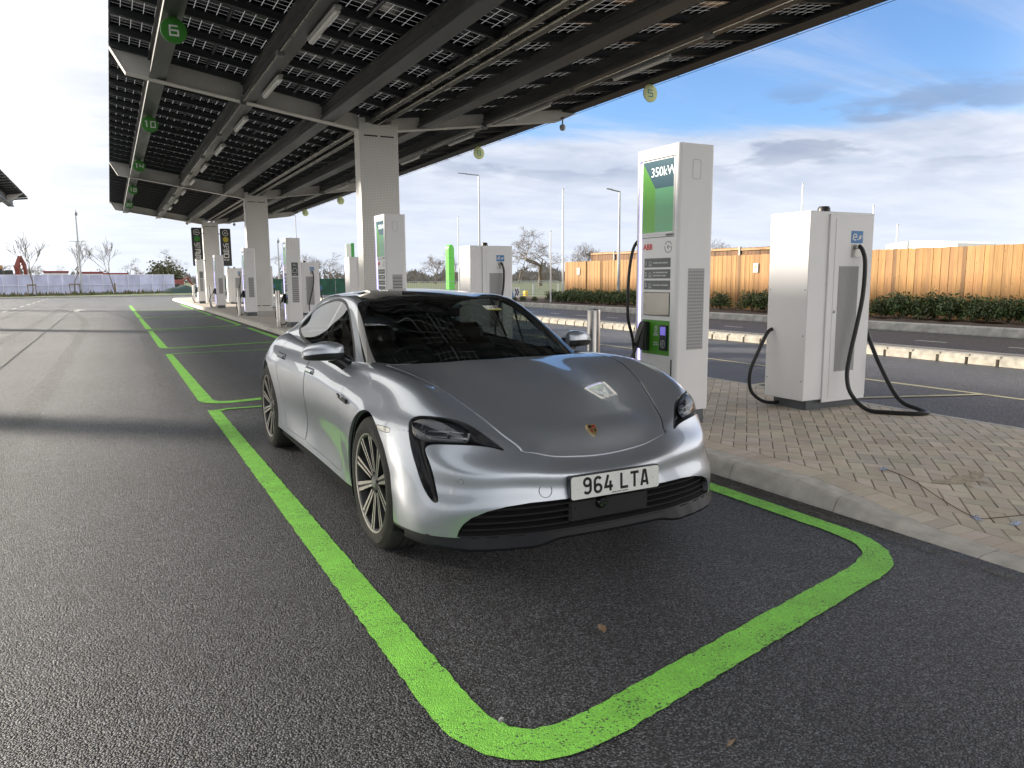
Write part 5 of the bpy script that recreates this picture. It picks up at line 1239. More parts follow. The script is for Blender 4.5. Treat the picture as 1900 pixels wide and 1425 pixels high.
    for zz, tx in ((.825, (5,)), (.805, (7,)), (.735, (6,)), (.715, (3, 3))): small_print(mb, tx, .019, lambda a, b: P0(a, b, .0026), .30, zz, 'c')
    mb.build('label_lettering', dim_white, g_)
    t_ = empty('payment_terminal', (0, 0, 0)); t_.parent = e
    mb = MB(); mb.prism([(.375, .68), (.47, .68), (.47, .905), (.375, .905)], P0, 0, .022); mb.build('terminal_body', navy, t_)
    mb = MB(); mb.prism([(.385, .815), (.46, .815), (.46, .89), (.385, .89)], P0, .022, .0225); mb.build('terminal_screen', mat('terminal_screen', (.02, .02, .08), .2, emit=(.12, .10, .4), estr=.5), t_)
    mb = MB(); stroke(mb, [arc(.4225, .735, .030, .034, 0, 360, 18)], .005, P0, .022, .0228); stroke(mb, [arc(.405, .735, .012, .018, -50, 50, 6), arc(.405, .735, .024, .028, -50, 50, 6)], .005, P0, .022, .0228); mb.build('contactless_mark', dim_white, t_)
    h_ = empty('connector_holster', (0, 0, 0)); h_.parent = e
    mb = MB(); mb.box(-.04, .022, .385, .475, .66, .93, .012); mb.build('holster', black_p, h_)
    mb = MB(); mb.add([(-.04, .39, .92), (-.04, .47, .92), (-.115, .405, .74), (-.115, .455, .74), (-.06, .39, .68), (-.06, .47, .68), (-.10, .41, .69), (-.10, .45, .69), (.0, .40, .93), (.0, .46, .93)], [(0, 2, 3, 1), (2, 6, 7, 3), (0, 4, 6, 2), (1, 3, 7, 5), (6, 4, 5, 7), (0, 1, 9, 8)]); mb.build('connector', black_p, h_)
    mb = MB(); mb.prism([(.525, .45), (.545, .45), (.545, .60), (.525, .60)], P0, 0, .012); mb.build('door_handle', black_p, e)
    # ventilation grille and rounded hatch on the near side
    fs = lambda a, b, d: (a, -d, b)
    mb = MB(); mb.box(.125, .31, -.002, .004, .69, 1.41, .0); vg = mb.build('vent', vent_m, e)
    mb = MB()
    n_ = 24 if not vent_slats else 12
    for k in range(n_):
        z = .70+(1.40-.70)*k/n_
        if vent_slats: mb.box(.13, .305, -.006, -.002, z, z+.012)
        else:
            for q in range(9): mb.box(.133+q*.0192, .133+q*.0192+.013, -.0028, -.002, z+.002, z+.016)
    mb.build('vent_slot', vent_d if vent_slats else mat('vent_hole', (.27, .27, .28), .6), vg)
    rrp = sum([[(.195+sx*(.045-.018)+.018*math.cos(R(tt)), 2.26+sy*(.082-.018)+.018*math.sin(R(tt))) for tt in range(t0, t0+91, 30)] for sx, sy, t0 in ((1, 1, 0), (-1, 1, 90), (-1, -1, 180), (1, -1, 270))], [])
    mb = MB(); stroke(mb, [rrp+[rrp[0]]], .004, fs, 0, .0012); mb.build('hatch', vent_m, e)
    mb = MB(); mb.lathe([(.03, 0), (.028, .018), (.0, .02)], 16, 'z', (.19, .30, H)); mb.build('antenna', black_p, e)
    return e
XP = 4.38
def cable_a(e, big=True):
    """heavy hose from the far side near the top, hanging past the front and up to the holster"""
    pts = catmull([(.12, .60, 1.66), (.07, .635, 1.68), (.01, .645, 1.60), (-.03, .645, 1.42), (-.045, .645, 1.2), (-.04, .645, .95), (.02, .645, .74), (.05, .66, .5), (.0, .68, .25), (-.14, .66, .06), (-.28, .58, .045), (-.34, .50, .12), (-.28, .45, .34), (-.17, .43, .56), (-.10, .43, .70)], 6)
    MB().tube(pts, .0145, 10).build('cable', cable_m, e)
def cable_b(e):
    pts = catmull([(-.10, .43, .70), (-.18, .43, .60), (-.27, .45, .40), (-.24, .49, .17), (-.12, .53, .05), (.0, .56, .06), (.03, .58, .12)], 6)
    MB().tube(pts, .016, 8).build('cable', cable_m, e)
labs = ['nearest tall white charging post beside the silver car bonnet, black hose hanging on its left', 'tall white charging post rising just behind the car roof in front of the big column', 'white charging post with a car pictogram panel, just left of the car roof', 'white charging post standing against the second column', 'white charging post with slim black hose, second from the island far end', 'farthest white charging post at the tip of the island below the green totem']
ypos = [5.22, 13.15, 21.75, 29.3, 38.0, 46.4]
base_a = charger(labs[0]); base_a.location = (XP, ypos[0], .12); cable_a(base_a)
base_b = charger(labs[1], True); base_b.location = (XP, ypos[1], .12); cable_b(base_b)
picto = MB(); fs = lambda a, b, d: (a, -d, b)
picto.prism([(.13, 1.43), (.31, 1.43), (.31, 1.80), (.13, 1.80)], fs, 0, .003)
pm_ = MB(); stroke(pm_, [[(.16, 1.52), (.16, 1.58), (.19, 1.64), (.25, 1.64), (.28, 1.58), (.28, 1.52), (.16, 1.52)], [(.17, 1.72), (.27, 1.72)], [(.17, 1.75), (.24, 1.75)], [(.18, 1.46), (.26, 1.46)]], .014, fs, .003, .004)
for k in (2, 3, 4, 5):
    o = copy_tree(base_b); o.location = (XP, ypos[k], .12); tag(o, labs[k], 'charging post')
    if k in (2, 5):
        q = picto.build('picture_panel', plate_grey, o); pm_.build('car_pictogram', dim_white, q)

# ---- power cabinets with tethered cables
def cabinet(lab):
    """local origin: near left corner on the paving; x 0...90 wide (faces the camera), y 0...50 deep"""
    e = empty('charging_cabinet', (0, 0, 0), 0, lab, 'charging cabinet', 'white charging cabinets in the middle of the island')
    mb = MB(); mb.box(.10, .86, .04, .46, 0, .12); mb.build('plinth', plinth_m, e)
    mb = MB(); mb.box(0, .915, 0, .50, .105, 1.955, .006); mb.build('body', cab_white, e)
    mb = MB(); mb.box(.255, .885, -.018, 0, .075, 1.93, .004); mb.box(.335, .80, -.022, -.018, .12, 1.895, .002); d_ = mb.build('door', cab_white, e)
    mb = MB(); mb.box(.40, .69, -.0245, -.022, .38, 1.43); mb.build('vent', vent_m, d_)
    mb = MB()
    for q in range(16): mb.box(.408+q*.0176, .4145+q*.0176, -.026, -.0245, .39, 1.42)
    mb.build('vent_slot', mat('vent_line', (.34, .34, .35), .6), d_)
    fs = lambda a, b, d: (a, -d, b)
    mb = MB(); mb.prism([(.555, 1.655), (.725, 1.655), (.725, 1.775), (.555, 1.775)], fs, .022, .025); s_ = mb.build('charging_sign', mat('sign_blue', (.02, .17, .45), .35), e)
    mb = MB(); stroke(mb, [[(.583, 1.715), (.632, 1.715)]+arc(.608, 1.715, .026, .030, 0, 300, 14)], .011, fs, .025, .0262)
    stroke(mb, [[(.565, 1.700), (.575, 1.690)], [(.636, 1.688), (.655, 1.690), (.668, 1.705)], [(.700, 1.728), (.714, 1.735)], [(.704, 1.712), (.718, 1.719)]], .007, fs, .025, .0262); mb.prism([(.668, 1.690), (.700, 1.700), (.692, 1.738), (.664, 1.722)], fs, .025, .0262); mb.build('plug_emblem', white_s, s_)
    mb = MB(); mb.box(.565, .71, -.028, -.022, 1.515, 1.645, .003); mb.box(.60, .67, -.06, -.028, 1.60, 1.635, .006); mb.build('cable_gland', mat('gland_metal', (.45, .44, .42), .35, .6), e)
    mb = MB(); mb.lathe([(.062, 0), (.060, .05), (.048, .068), (.0, .070)], 24, 'z', (.41, .20, 1.955)); mb.build('antenna', black_p, e)
    for z in (.3, .75, 1.2, 1.75):
        for y in (.03, .47): mb = MB(); mb.lathe([(.0, -.004), (.007, -.003), (.009, 0)], 8, 'x', (0, y, z)); mb.build('rivet', mat('rivet_steel', (.35, .35, .36), .3, .8), e)
    mb = MB(); mb.lathe([(.0, -.006), (.014, -.005), (.016, 0)], 14, 'y', (.36, -.022, .98)); mb.box(.352, .368, -.03, -.027, .97, .99); mb.build('door_lock', mat('rivet_steel', (.35, .35, .36), .3, .8), e)
    return e
def cab_cables(e):
    # front cable: gland -> paving loop -> blue connector parked on the right side
    pts = catmull([(.635, -.05, 1.63), (.655, -.085, 1.58), (.675, -.105, 1.45), (.655, -.115, 1.15), (.585, -.12, .85), (.50, -.125, .55), (.455, -.14, .34), (.455, -.20, .17), (.50, -.35, .035), (.60, -.52, .022), (.75, -.68, .022), (.89, -.72, .024), (.965, -.58, .03), (.965, -.36, .10), (.975, -.13, .40), (.985, .05, .72), (.985, .12, .93)], 7)
    MB().tube(pts, .021, 10).build('cable', cable_m, e)
    c = empty('blue_connector', (0, 0, 0)); c.parent = e
    mb = MB(); mb.tube([(.985, .12, .93), (.975, .14, 1.02), (.96, .17, 1.08)], [.030, .036, .040], 12); mb.build('grip', blue_m, c)
    mb = MB(); mb.tube([(.96, .17, 1.08), (.955, .19, 1.13), (.93, .22, 1.16)], [.044, .048, .04], 12); mb.box(.915, .96, .16, .28, 1.04, 1.20, .01); mb.build('socket', black_p, c)
    pts = catmull([(.0, .42, .80), (-.05, .44, .76), (-.13, .47, .58), (-.21, .50, .36), (-.19, .50, .17), (-.08, .46, .06), (.05, .42, .03), (.11, .40, .04)], 7)
    MB().tube(pts, .018, 10).build('cable', cable_m, e)
clabs = ['nearest white charging cabinet with a looping cable at the right of the tall post', 'white charging cabinet with blue plug emblem right behind the car roof', 'white cabinet half hidden behind the big column above the car roof', 'white charging cabinet with hanging cable just right of the pictogram post', 'white charging cabinet standing behind the pale post beside the second column', 'farthest white cabinet near the totem column']
cy = [5.19, 13.40, 21.55, 28.9, 37.4, 44.6]; cxs = [5.975, 6.16, 6.10, 6.10, 5.95, 5.75]
ca = cabinet(clabs[0]); cab_cables(ca); ca.location = (cxs[0], cy[0], .12)
for k in range(1, 6):
    o = copy_tree(ca); o.location = (cxs[k], cy[k], .12); tag(o, clabs[k], 'charging cabinet')

# ---- steel bollards
steel_b = mat('brushed_steel', (.56, .53, .50), .28, 1., nscale=120, rvar=.08, namt=.05, stretch=(1, 1, .02))
blabs = ['steel bollard standing just beyond the car wing mirror beside the nearest post', 'steel bollard behind the car beside the post with its head above the roof', 'steel bollard in front of the pictogram post', 'steel bollard in front of the post at the second column', 'steel bollard next to the slim post second from the far end', 'farthest steel bollard at the tip of the island']
bl = empty('bollard', (3.94, 5.85, .12), 0, blabs[0], 'bollard', 'steel bollards along the island kerb')
bl.location = (4.16, 6.18, .12)
mb = MB(); mb.lathe([(.063, 0), (.063, 1.015), (.059, 1.025)], 32); mb.build('post', steel_b, bl)
mb = MB(); mb.lathe([(.059, 1.025), (.057, 1.030), (.0, 1.034)], 32); mb.build('cap', mat('bollard_cap', (.10, .10, .10), .4), bl)
mb = MB(); mb.lathe([(.10, 0), (.10, .012), (.066, .014)], 28); mb.build('foot_plate', steel_b, bl)
for k, (x, y) in enumerate(((4.16, 14.0), (4.15, 22.0), (4.2, 29.7), (4.22, 39.1), (4.28, 48.0))):
    o = copy_tree(bl); o.location = (x, y, .12); tag(o, blabs[k+1], 'bollard')

# ---- vertical totems on the far column
tot_d = mat('totem_dark_grey', (.028, .032, .034), .4)
def totem(x0, x1, y, z0, z1, dcol, txt, lab):
    e = empty('totem_sign', ((x0+x1)/2, y, z0), 0, lab, 'sign', 'dark totem signs on the far column'); w = (x1-x0)/2; h = z1-z0; r = .07
    rrp = sum([[(sx*(w-r)+r*math.cos(R(t)), h/2+sy*(h/2-r)+r*math.sin(R(t))) for t in range(t0, t0+91, 30)] for sx, sy, t0 in ((1, 1, 0), (-1, 1, 90), (-1, -1, 180), (1, -1, 270))], [])
    fs = lambda a, b, d: (a, -d, b)
    mb = MB(); mb.prism(rrp, fs, -.10, 0); mb.build('board', tot_d, e)
    mb = MB(); stroke(mb, [arc(0, h-.27, .155, .155, 35, 340, 22)+[(.155, h-.27), (-.03, h-.27)]], .030, fs, 0, .006); stroke(mb, [[(.0, h-.22), (-.05, h-.27), (.0, h-.32)]], .026, fs, 0, .006)
    seg_text(mb, 'UP', fs, 0, h-.96, .12, .12, .04, .026, 0, .006); seg_text(mb, 'TO', fs, 0, h-1.13, .12, .12, .04, .026, 0, .006); z = h-1.32
    for ch in txt: seg_text(mb, ch, fs, 0, z-.06, .19, .27, 0, .045, 0, .006); z -= .26
    seg_text(mb, 'KW', fs, 0, z-.03, .12, .12, .04, .026, 0, .006); mb.build('lettering', white_s, e)
    mb = MB(); mb.lathe([(0, -.008), (.155, -.006), (.16, 0)], 32, 'y', (0, 0, h-.66)); mb.build('colour_dot', dcol, e)
    s_ = 1 if x0 < 5.3 else -1
    mb = MB(); 
    for z in (h-.35, .3): mb.box(min(s_*w, s_*(w+.13)), max(s_*w, s_*(w+.13)), .03, .07, z, z+.04)
    mb.build('bracket', black_p, e)
totem(4.50, 5.10, 49.55, 2.28, 4.55, mat('dot_green', (.03, .22, .02), .4), '350', 'dark grey totem with green dot and white UP TO 350 KW beside the far column')
totem(6.12, 6.72, 49.55, 2.28, 4.53, mat('dot_yellow', (.50, .42, .04), .4), '90', 'dark grey totem with yellow dot and white UP TO 90 KW beside the far column')
# ---------------------------------------------------------------- fences, planting, poles, trees
def at(px, d):
    a = R(27.75)+math.atan((px-950)/1402); return d*math.sin(a), d*math.cos(a)
# ---- timber fence
def wood_mat(name, col):
    m = mat(name, col, .75, nscale=6, namt=.22, bump=.25, bscale=40, stretch=(6, 6, .35), detail=6); nt = m.node_tree; b = nt.nodes['Principled BSDF']; L = nt.links
    a = nt.nodes.new('ShaderNodeAttribute'); a.attribute_name = 'tone'; src = b.inputs['Base Color'].links[0].from_socket
    mx = nt.nodes.new('ShaderNodeMix'); mx.data_type = 'RGBA'; mx.blend_type = 'MULTIPLY'; mx.inputs['Factor'].default_value = 1; L.new(src, mx.inputs['A']); L.new(a.outputs['Color'], mx.inputs['B'])
    # knots
    tc = nt.nodes.new('ShaderNodeTexCoord'); mp = nt.nodes.new('ShaderNodeMapping'); mp.inputs['Scale'].default_value = (1, 9, 4); L.new(tc.outputs['Object'], mp.inputs[0])
    v = nt.nodes.new('ShaderNodeTexVoronoi'); v.inputs['Scale'].default_value = 1.; L.new(mp.outputs[0], v.inputs['Vector'])
    lt = nt.nodes.new('ShaderNodeMapRange'); lt.inputs[1].default_value = .06; lt.inputs[2].default_value = .14; lt.inputs[3].default_value = .45; lt.inputs[4].default_value = 1; L.new(v.outputs['Distance'], lt.inputs[0])
    m2 = nt.nodes.new('ShaderNodeMix'); m2.data_type = 'RGBA'; m2.blend_type = 'MULTIPLY'; m2.inputs['Factor'].default_value = 1; L.new(mx.outputs['Result'], m2.inputs['A']); L.new(lt.outputs[0], m2.inputs['B']); L.new(m2.outputs['Result'], b.inputs['Base Color'])
    return m
wood = wood_mat('orange_larch_boards', (.31, .168, .062)); wood_b = wood_mat('brown_fence_boards', (.15, .075, .032))
def board_panel(x, y0, y1, z0, z1, m, name, parent, seed, rails_front=False, bw=.125):
    rn = random.Random(seed); V = []; F = []; T = []
    y = y0
    while y < y1-.03:
        w = min(bw*rn.uniform(.92, 1.05), y1-y); h = rn.uniform(-.008, .008); dx = rn.uniform(0, .006) if int(y/bw) % 2 else rn.uniform(.008, .014)
        b = len(V); V += [(x+a+dx, yy, zz) for a in (0, .02) for yy in (y+.002, y+w-.002) for zz in (z0, z1+h)]
        F += [tuple(b+i for i in f) for f in [(0, 1, 3, 2), (4, 6, 7, 5), (0, 4, 5, 1), (2, 3, 7, 6), (0, 2, 6, 4), (1, 5, 7, 3)]]
        t = rn.uniform(.80, 1.14) if rn.random() > .08 else .50; T += [(t, t*rn.uniform(.95, 1.02), t*rn.uniform(.88, 1.05), 1)]*8; y += w
    me = bpy.data.meshes.new(name); me.from_pydata(V, [], F); ca_ = me.color_attributes.new('tone', 'FLOAT_COLOR', 'POINT'); ca_.data.foreach_set('color', [q for t in T for q in t]); me.materials.append(m); me.update()
    o = bpy.data.objects.new(name, me); C.objects.link(o); o.parent = parent; return o
fe = empty('timber_fence', (21.5, 4, .15), 0, 'orange board fence behind the hedge along the far side of the road', 'fence')
yy = 4.0; k = 0
while yy < 34.7:
    y1 = min(yy+2.56, 34.78); p = board_panel(0, yy-4, y1-4, .0, 2.095, wood, 'board_panel', fe, k); yy = y1; k += 1
for y in np.arange(4.2, 34.8, 2.56):
    mb = MB(); mb.box(.05, .15, y-4.05, y-3.95, 0, 2.08); mb.build('fence_post', wood_b, fe)
fb_ = empty('timber_fence', (25.0, 16, .15), 0, 'darker brown back fence with concrete posts rising behind the orange fence', 'fence')
for k, y in enumerate(np.arange(7.2, 21, 2.4)):
    h = 2.45+.013*y
    board_panel(.08, y, y+2.4, 0, h, wood_b, 'board_panel', fb_, 60+k)
    mb = MB(); mb.box(.0, .1, y-.05, y+.05, 0, h+.03); mb.build('fence_post', concrete_d, fb_)
    mb = MB(); mb.box(.03, .08, y+.05, y+2.35, h-.12, h-.03); mb.box(.03, .08, y+.05, y+2.35, h-.95, h-.85); mb.build('rail', mat('pale_rail', (.34, .19, .085), .7, nscale=5, namt=.2), fb_)
def warn(y, lab):
    e = empty('warning_sign', (21.47, y, 1.75), 0, lab, 'sign', 'warning signs on the timber fence'); fs = lambda a, b, d: (-d, -a, b)
    mb = MB(); mb.prism([(-.12, -.17), (.12, -.17), (.12, .17), (-.12, .17)], fs, 0, .006); mb.build('sign_plate', mat('sign_pale', (.55, .56, .54), .5), e)
    mb = MB(); mb.prism([(-.075, -.005), (.075, -.005), (0, .125)], fs, .006, .008); mb.build('warning_triangle', mat('warning_yellow', (.65, .50, .02), .5), e)
    mb = MB(); stroke(mb, [[(-.055, .005), (.055, .005), (0, .105), (-.055, .005)], [(.01, .07), (-.008, .045), (.01, .045), (-.005, .015)]], .011, fs, .008, .009)
    for z in (-.05, -.085, -.12): mb.prism([(-.085, z-.008), (.085, z-.008), (.085, z+.008), (-.085, z+.008)], fs, .006, .007)
    mb.build('sign_marks', black_p, e)
warn(21.1, 'small warning sign with yellow triangle on the fence between the post and the near cabinet'); warn(33.35, 'small warning sign near the far left end of the orange fence')
mb = MB(); e = empty('white_store', (28.5, 18.7, 0), 0, 'white curved roof showing over the orange fence at the right', 'store')
n = 10; arcp = [(-1.6+3.2*i/n, 2.58+.16*math.sin(math.pi*i/n)) for i in range(n+1)]
mb.prism([(-1.6, 0), (1.6, 0)]+arcp[::-1][1:-1]+[(-1.6, 2.58)], lambda a, b, d: (d, a, b), -1.2, 1.2); mb.build('store_body', mat('store_white', (.78, .78, .77), .5), e)

# ---- hedge shrubs
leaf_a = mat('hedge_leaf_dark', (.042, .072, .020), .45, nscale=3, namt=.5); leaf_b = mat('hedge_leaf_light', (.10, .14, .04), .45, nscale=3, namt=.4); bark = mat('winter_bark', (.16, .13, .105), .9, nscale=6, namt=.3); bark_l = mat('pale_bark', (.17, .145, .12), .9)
def shrub_meshes(seed, n=1500, rx=.42, ry=.46, h=.66):
    rn = random.Random(seed); mb = MB(); V = []; F = []; MI = []
    for q in range(n):
        u = rn.random()**.45; th = rn.uniform(0, 2*math.pi); ph = math.acos(rn.uniform(-.55, 1)); lump = 1+.16*math.sin(3*th+seed)+.13*math.sin(5*ph+2*th+seed*2)
        x = rx*u*lump*math.sin(ph)*math.cos(th); y = ry*u*lump*math.sin(ph)*math.sin(th); z = h*.42+h*.58*u*lump*math.cos(ph)
        if z < .02: continue
        s = rn.uniform(.028, .055); a = Vector((rn.gauss(0, 1), rn.gauss(0, 1), rn.gauss(.5, .8))).normalized(); b = a.orthogonal().normalized(); c = a.cross(b); t = rn.uniform(0, 6.3); d = b*math.cos(t)+c*math.sin(t); w = a.cross(d)*.42
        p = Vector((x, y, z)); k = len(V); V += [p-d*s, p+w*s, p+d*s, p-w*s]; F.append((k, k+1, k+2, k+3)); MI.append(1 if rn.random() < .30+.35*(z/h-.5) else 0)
    for f, mi in zip(F, MI): pass
    mb.v = [tuple(p) for p in V]; mb.f = F; mb.m = MI; mb.sm = [False]*len(F)
    me = mb.mesh('foliage', [leaf_a, leaf_b])
    m2 = MB()
    for q in range(6):
        t = rn.uniform(0, 6.3); m2.tube([(0, 0, 0), (.1*math.cos(t), .1*math.sin(t), .25), (.25*math.cos(t), .25*math.sin(t), .5)], [.012, .009, .004], 5)
    return me, m2.mesh('stem', bark)
SH = [shrub_meshes(s) for s in (1, 2, 3, 4)]; rnd = random.Random(21)
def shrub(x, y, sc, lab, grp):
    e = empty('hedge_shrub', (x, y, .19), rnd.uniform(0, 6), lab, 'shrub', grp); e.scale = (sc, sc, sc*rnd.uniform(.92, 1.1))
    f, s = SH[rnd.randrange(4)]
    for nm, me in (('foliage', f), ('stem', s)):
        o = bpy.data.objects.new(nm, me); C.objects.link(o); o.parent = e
y = 7.0
while y < 15.1: shrub(20.25+rnd.uniform(-.1, .1), y, rnd.uniform(.95, 1.15), 'dark evergreen shrub in the dense hedge run at the right, before the orange fence', 'right hedge run shrubs'); y += .52
y = 26.9
while y < 34.3: shrub(20.25+rnd.uniform(-.1, .1), y, rnd.uniform(.88, 1.05), 'evergreen shrub in the hedge run at the left end of the orange fence', 'left hedge run shrubs'); y += .50
shrub(20.2, 19.2, 1.1, 'bushy shrub immediately left of the near cabinet before the fence', 'gap shrubs'); shrub(20.2, 19.95, 1.1, 'bushy shrub with a bare gap on its left side, seen between post and near cabinet', 'gap shrubs'); shrub(20.2, 21.55, 1.0, 'single shrub tight against the right edge of the tall post', 'gap shrubs')
for k in range(9): shrub(19.4+rnd.uniform(-.3, .3), 34.6+k*.85, .42, 'low clipped grey green plant on the bed past the left hedge end', 'low bed plants')

# ---- lamp posts and flagpoles
galv = mat('galvanised_pole', (.36, .38, .41), .4, .6, nscale=3, namt=.1); lamp_head = mat('lamp_head_grey', (.22, .23, .25), .4, .3)
def lamp(x, y, h, arm, ang, lab, z0=.0):
    e = empty('lamp_post', (x, y, z0), ang, lab, 'lamp post', 'road lamp posts')
    mb = MB(); mb.tube([(0, 0, 0), (0, 0, 1.1)], .085, 12); mb.tube([(0, 0, 1.1), (0, 0, h)], [.065, .045], 12); mb.build('pole', galv, e)
    mb = MB(); mb.tube([(0, 0, h-.03), (-.12, 0, h+.0), (-arm*.6, 0, h+.05)], .035, 10); mb.build('arm', galv, e)
    mb = MB(); n = 8; V = [(-arm*.55, -.06, h+.03), (-arm*.55, .06, h+.03), (-arm, .09, h+.09), (-arm, -.09, h+.09), (-arm*.55, -.05, h+.09), (-arm*.55, .05, h+.09), (-arm, .05, h+.12), (-arm, -.05, h+.12)]
    mb.add(V, [(0, 1, 2, 3), (4, 7, 6, 5), (0, 4, 5, 1), (1, 5, 6, 2), (2, 6, 7, 3), (3, 7, 4, 0)]); mb.build('lamp_head', lamp_head, e)
lamp(20.0, 42.1, 7.55, 1.25, -.35, 'tall grey lamp post right of the big column, its arm pointing left'); lamp(20.46, 28.4, 5.05, .62, -.3, 'grey lamp post standing in the left hedge beside the tall post', .2)
x_, y_ = 18.3, 85.; lamp(x_, y_, 8.3, 1.3, -.2, 'distant lamp post seen between the second column and the pictogram post')
def pole(x, y, h, lab, z0=0, r=.045):
    e = empty('flagpole', (x, y, z0), 0, lab, 'flagpole', 'bare white flagpoles'); mb = MB(); mb.tube([(0, 0, 0), (0, 0, h)], [r, r*.7], 10); mb.lathe([(r*.9, h), (r*1.1, h+.03), (0, h+.06)], 10); mb.build('pole', mat('pole_white', (.60, .61, .63), .35, .3), e)
    mb = MB(); mb.box(-.12, .12, -.12, .12, 0, .03); mb.build('base_plate', galv, e)
pole(20.6, 33.45, 5.85, 'tall pale flagpole at the left corner of the orange fence', .0, .06); pole(30.0, 67.9, 7.3, 'pale flagpole just right of the green totem', 0, .07); pole(19.6, 33.0, 3.72, 'short pale pole in front of the bare oak'); pole(27.0, 23.96, 5.4, 'pale flagpole rising behind the left of the near cabinet'); pole(27.0, 20.4, 4.15, 'thin pale pole at the right edge of the near cabinet'); pole(27.0, 19.3, 3.35, 'short pale pole behind the fence right of the near cabinet')
def cctv(x, y, h, lab):
    e = empty('camera_pole', (x, y, 0), 0, lab, 'camera pole'); mb = MB(); mb.tube([(0, 0, 0), (0, 0, h)], [.12, .07], 10); mb.box(-.75, .75, -.03, .03, h*.65, h*.65+.05); mb.build('pole', galv, e)
    mb = MB(); mb.lathe([(.0, -.35), (.10, -.30), (.14, -.15), (.12, .0), (.05, .06), (.02, .3)], 14, 'z', (.05, 0, h)); mb.build('camera_head', lamp_head, e)
cctv(-2.6, 89.8, 8.3, 'tall slim camera pole in front of the pale blue hoarding at the left'); 
cctv(16.2, 84.5, 5.6, 'thin distant pole with cross arm right of the second column')
# ---- pale blue hoarding
hb = empty('site_hoarding', (0, 0, 0), 0, 'long pale blue fabric hoarding across the far end of the lane', 'hoarding')
fab = mat('pale_blue_fabric', (.46, .48, .66), .8, nscale=.7, namt=.18, bump=.2, bscale=2); tubem = mat('white_tube', (.72, .72, .78), .5)
A, B = Vector((-30, 79.5, 0)), Vector((6.6, 95.9, 0)); N_ = 30; d = (B-A)/N_; rn = random.Random(2)
for k in range(N_):
    p, q = A+d*k, A+d*(k+1); n_ = Vector((d.y, -d.x, 0)).normalized(); mb = MB(); m_ = 6; V = []
    for i in range(m_+1):
        for j in range(4): V.append(p.lerp(q, i/m_)+n_*(.05*math.sin(i*1.9+k+j)*(.5+.5*j/3)) + Vector((0, 0, .08+1.95*j/3)))
    mb.add(V, [(i*4+j, (i+1)*4+j, (i+1)*4+j+1, i*4+j+1) for i in range(m_) for j in range(3)], 0, True); mb.build('fabric_panel', fab, hb)
    mb = MB(); lean = rn.uniform(-.22, .22)
    mb.tube([p-n_*-.09+Vector((lean*.5, 0, .02)), p+n_*.09+Vector((-lean*.5, 0, 2.06))], .03, 6); mb.tube([p+n_*.09+Vector((0, 0, 1.0)), q+n_*.09+Vector((0, 0, 1.0))], .022, 6); mb.tube([p+n_*.05+Vector((0, 0, 2.06)), q+n_*.05+Vector((0, 0, 2.06))], .028, 6); mb.build('frame_tube', tubem, hb)
# verge in front of it
bumpy('verge', -60, 30, 76.4, 130, .02, .04, 90, 40, mat('verge_grass', (.06, .09, .025), .95, nscale=2.5, namt=.5), 3)
mb = MB(); mb.box(-60, 18.2, 76.2, 76.42, -.02, .10); mb.build('verge_kerb', concrete_d, kind='structure')
mb = MB(); rn = random.Random(6)
for q in range(2600):
    t = rn.random(); x = -28+34*t; y = 78.5+(x+30)*.448-rn.uniform(.6, 4.2)+0; h = rn.uniform(.08, .32) if rn.random() < .85 else rn.uniform(.3, .6)
    y = max(77, y); a = rn.uniform(0, 3.1); w = rn.uniform(.05, .16); mb.add([(x-w*math.cos(a), y-w*math.sin(a), 0), (x+w*math.cos(a), y+w*math.sin(a), 0), (x+rn.uniform(-.15, .15), y, h)], [(0, 1, 2)], rn.randrange(2))
mb.build('verge_weeds', [mat('weed_green', (.075, .105, .035), .9), mat('weed_brown', (.16, .13, .08), .9)], kind='stuff')
# ---- bare trees
def tree_mesh(seed, H, spread, trunk, levels=5, up=.35, kids_=(3, 4), twig=.012, r0=.02):
    rn = random.Random(seed); tk = MB(); cr = MB()
    def grow(p, d, L, r, lv):
        n = 3; pts = [p]; q = p.copy(); dd = d.copy()
        for i in range(n):
            dd = (dd+Vector((rn.gauss(0, .16), rn.gauss(0, .16), rn.gauss(0, .10)))).normalized(); q = q+dd*(L/n); pts.append(q.copy())
        e = max(twig*.5, r*.62)
        (tk if lv == 0 else cr).tube(pts, [r+(e-r)*i/n for i in range(n+1)], 6 if lv < 2 else 3, cap=False)
        if lv >= levels: return
        for k in range(rn.randint(*kids_)+(1 if lv >= levels-2 else 0)):
            j = rn.choice([2, 3, 3]) if lv > 0 else rn.choice([2, 3, 3, 3]); b = pts[j]
            ax = Vector((rn.gauss(0, 1), rn.gauss(0, 1), rn.gauss(0, .45))).normalized()
            nd = (dd*(1-spread)+ax*spread+Vector((0, 0, up*.35))).normalized(); grow(b, nd, L*rn.uniform(.58, .84), e*rn.uniform(.62, .9), lv+1)
    grow(Vector((0, 0, 0)), Vector((0, 0, 1)), trunk, r0, 0)
    zs = max(v[2] for v in cr.v); s = H/zs
    for m_ in (tk, cr): m_.v = [(a*s, b*s, c*s) for a, b, c in m_.v]
    return tk.mesh('trunk', bark, 60), cr.mesh('crown', bark, 60)
def tree(x, y, meshes, lab, cat='tree', grp=None, sc=1., z=0, rz=None):
    e = empty('bare_tree', (x, y, z), rnd.uniform(0, 6) if rz is None else rz, lab, cat, grp); e.scale = (sc, sc, sc)
    for nm, me in zip(('trunk', 'crown'), meshes):
        o = bpy.data.objects.new(nm, me); C.objects.link(o); o.parent = e
    return e
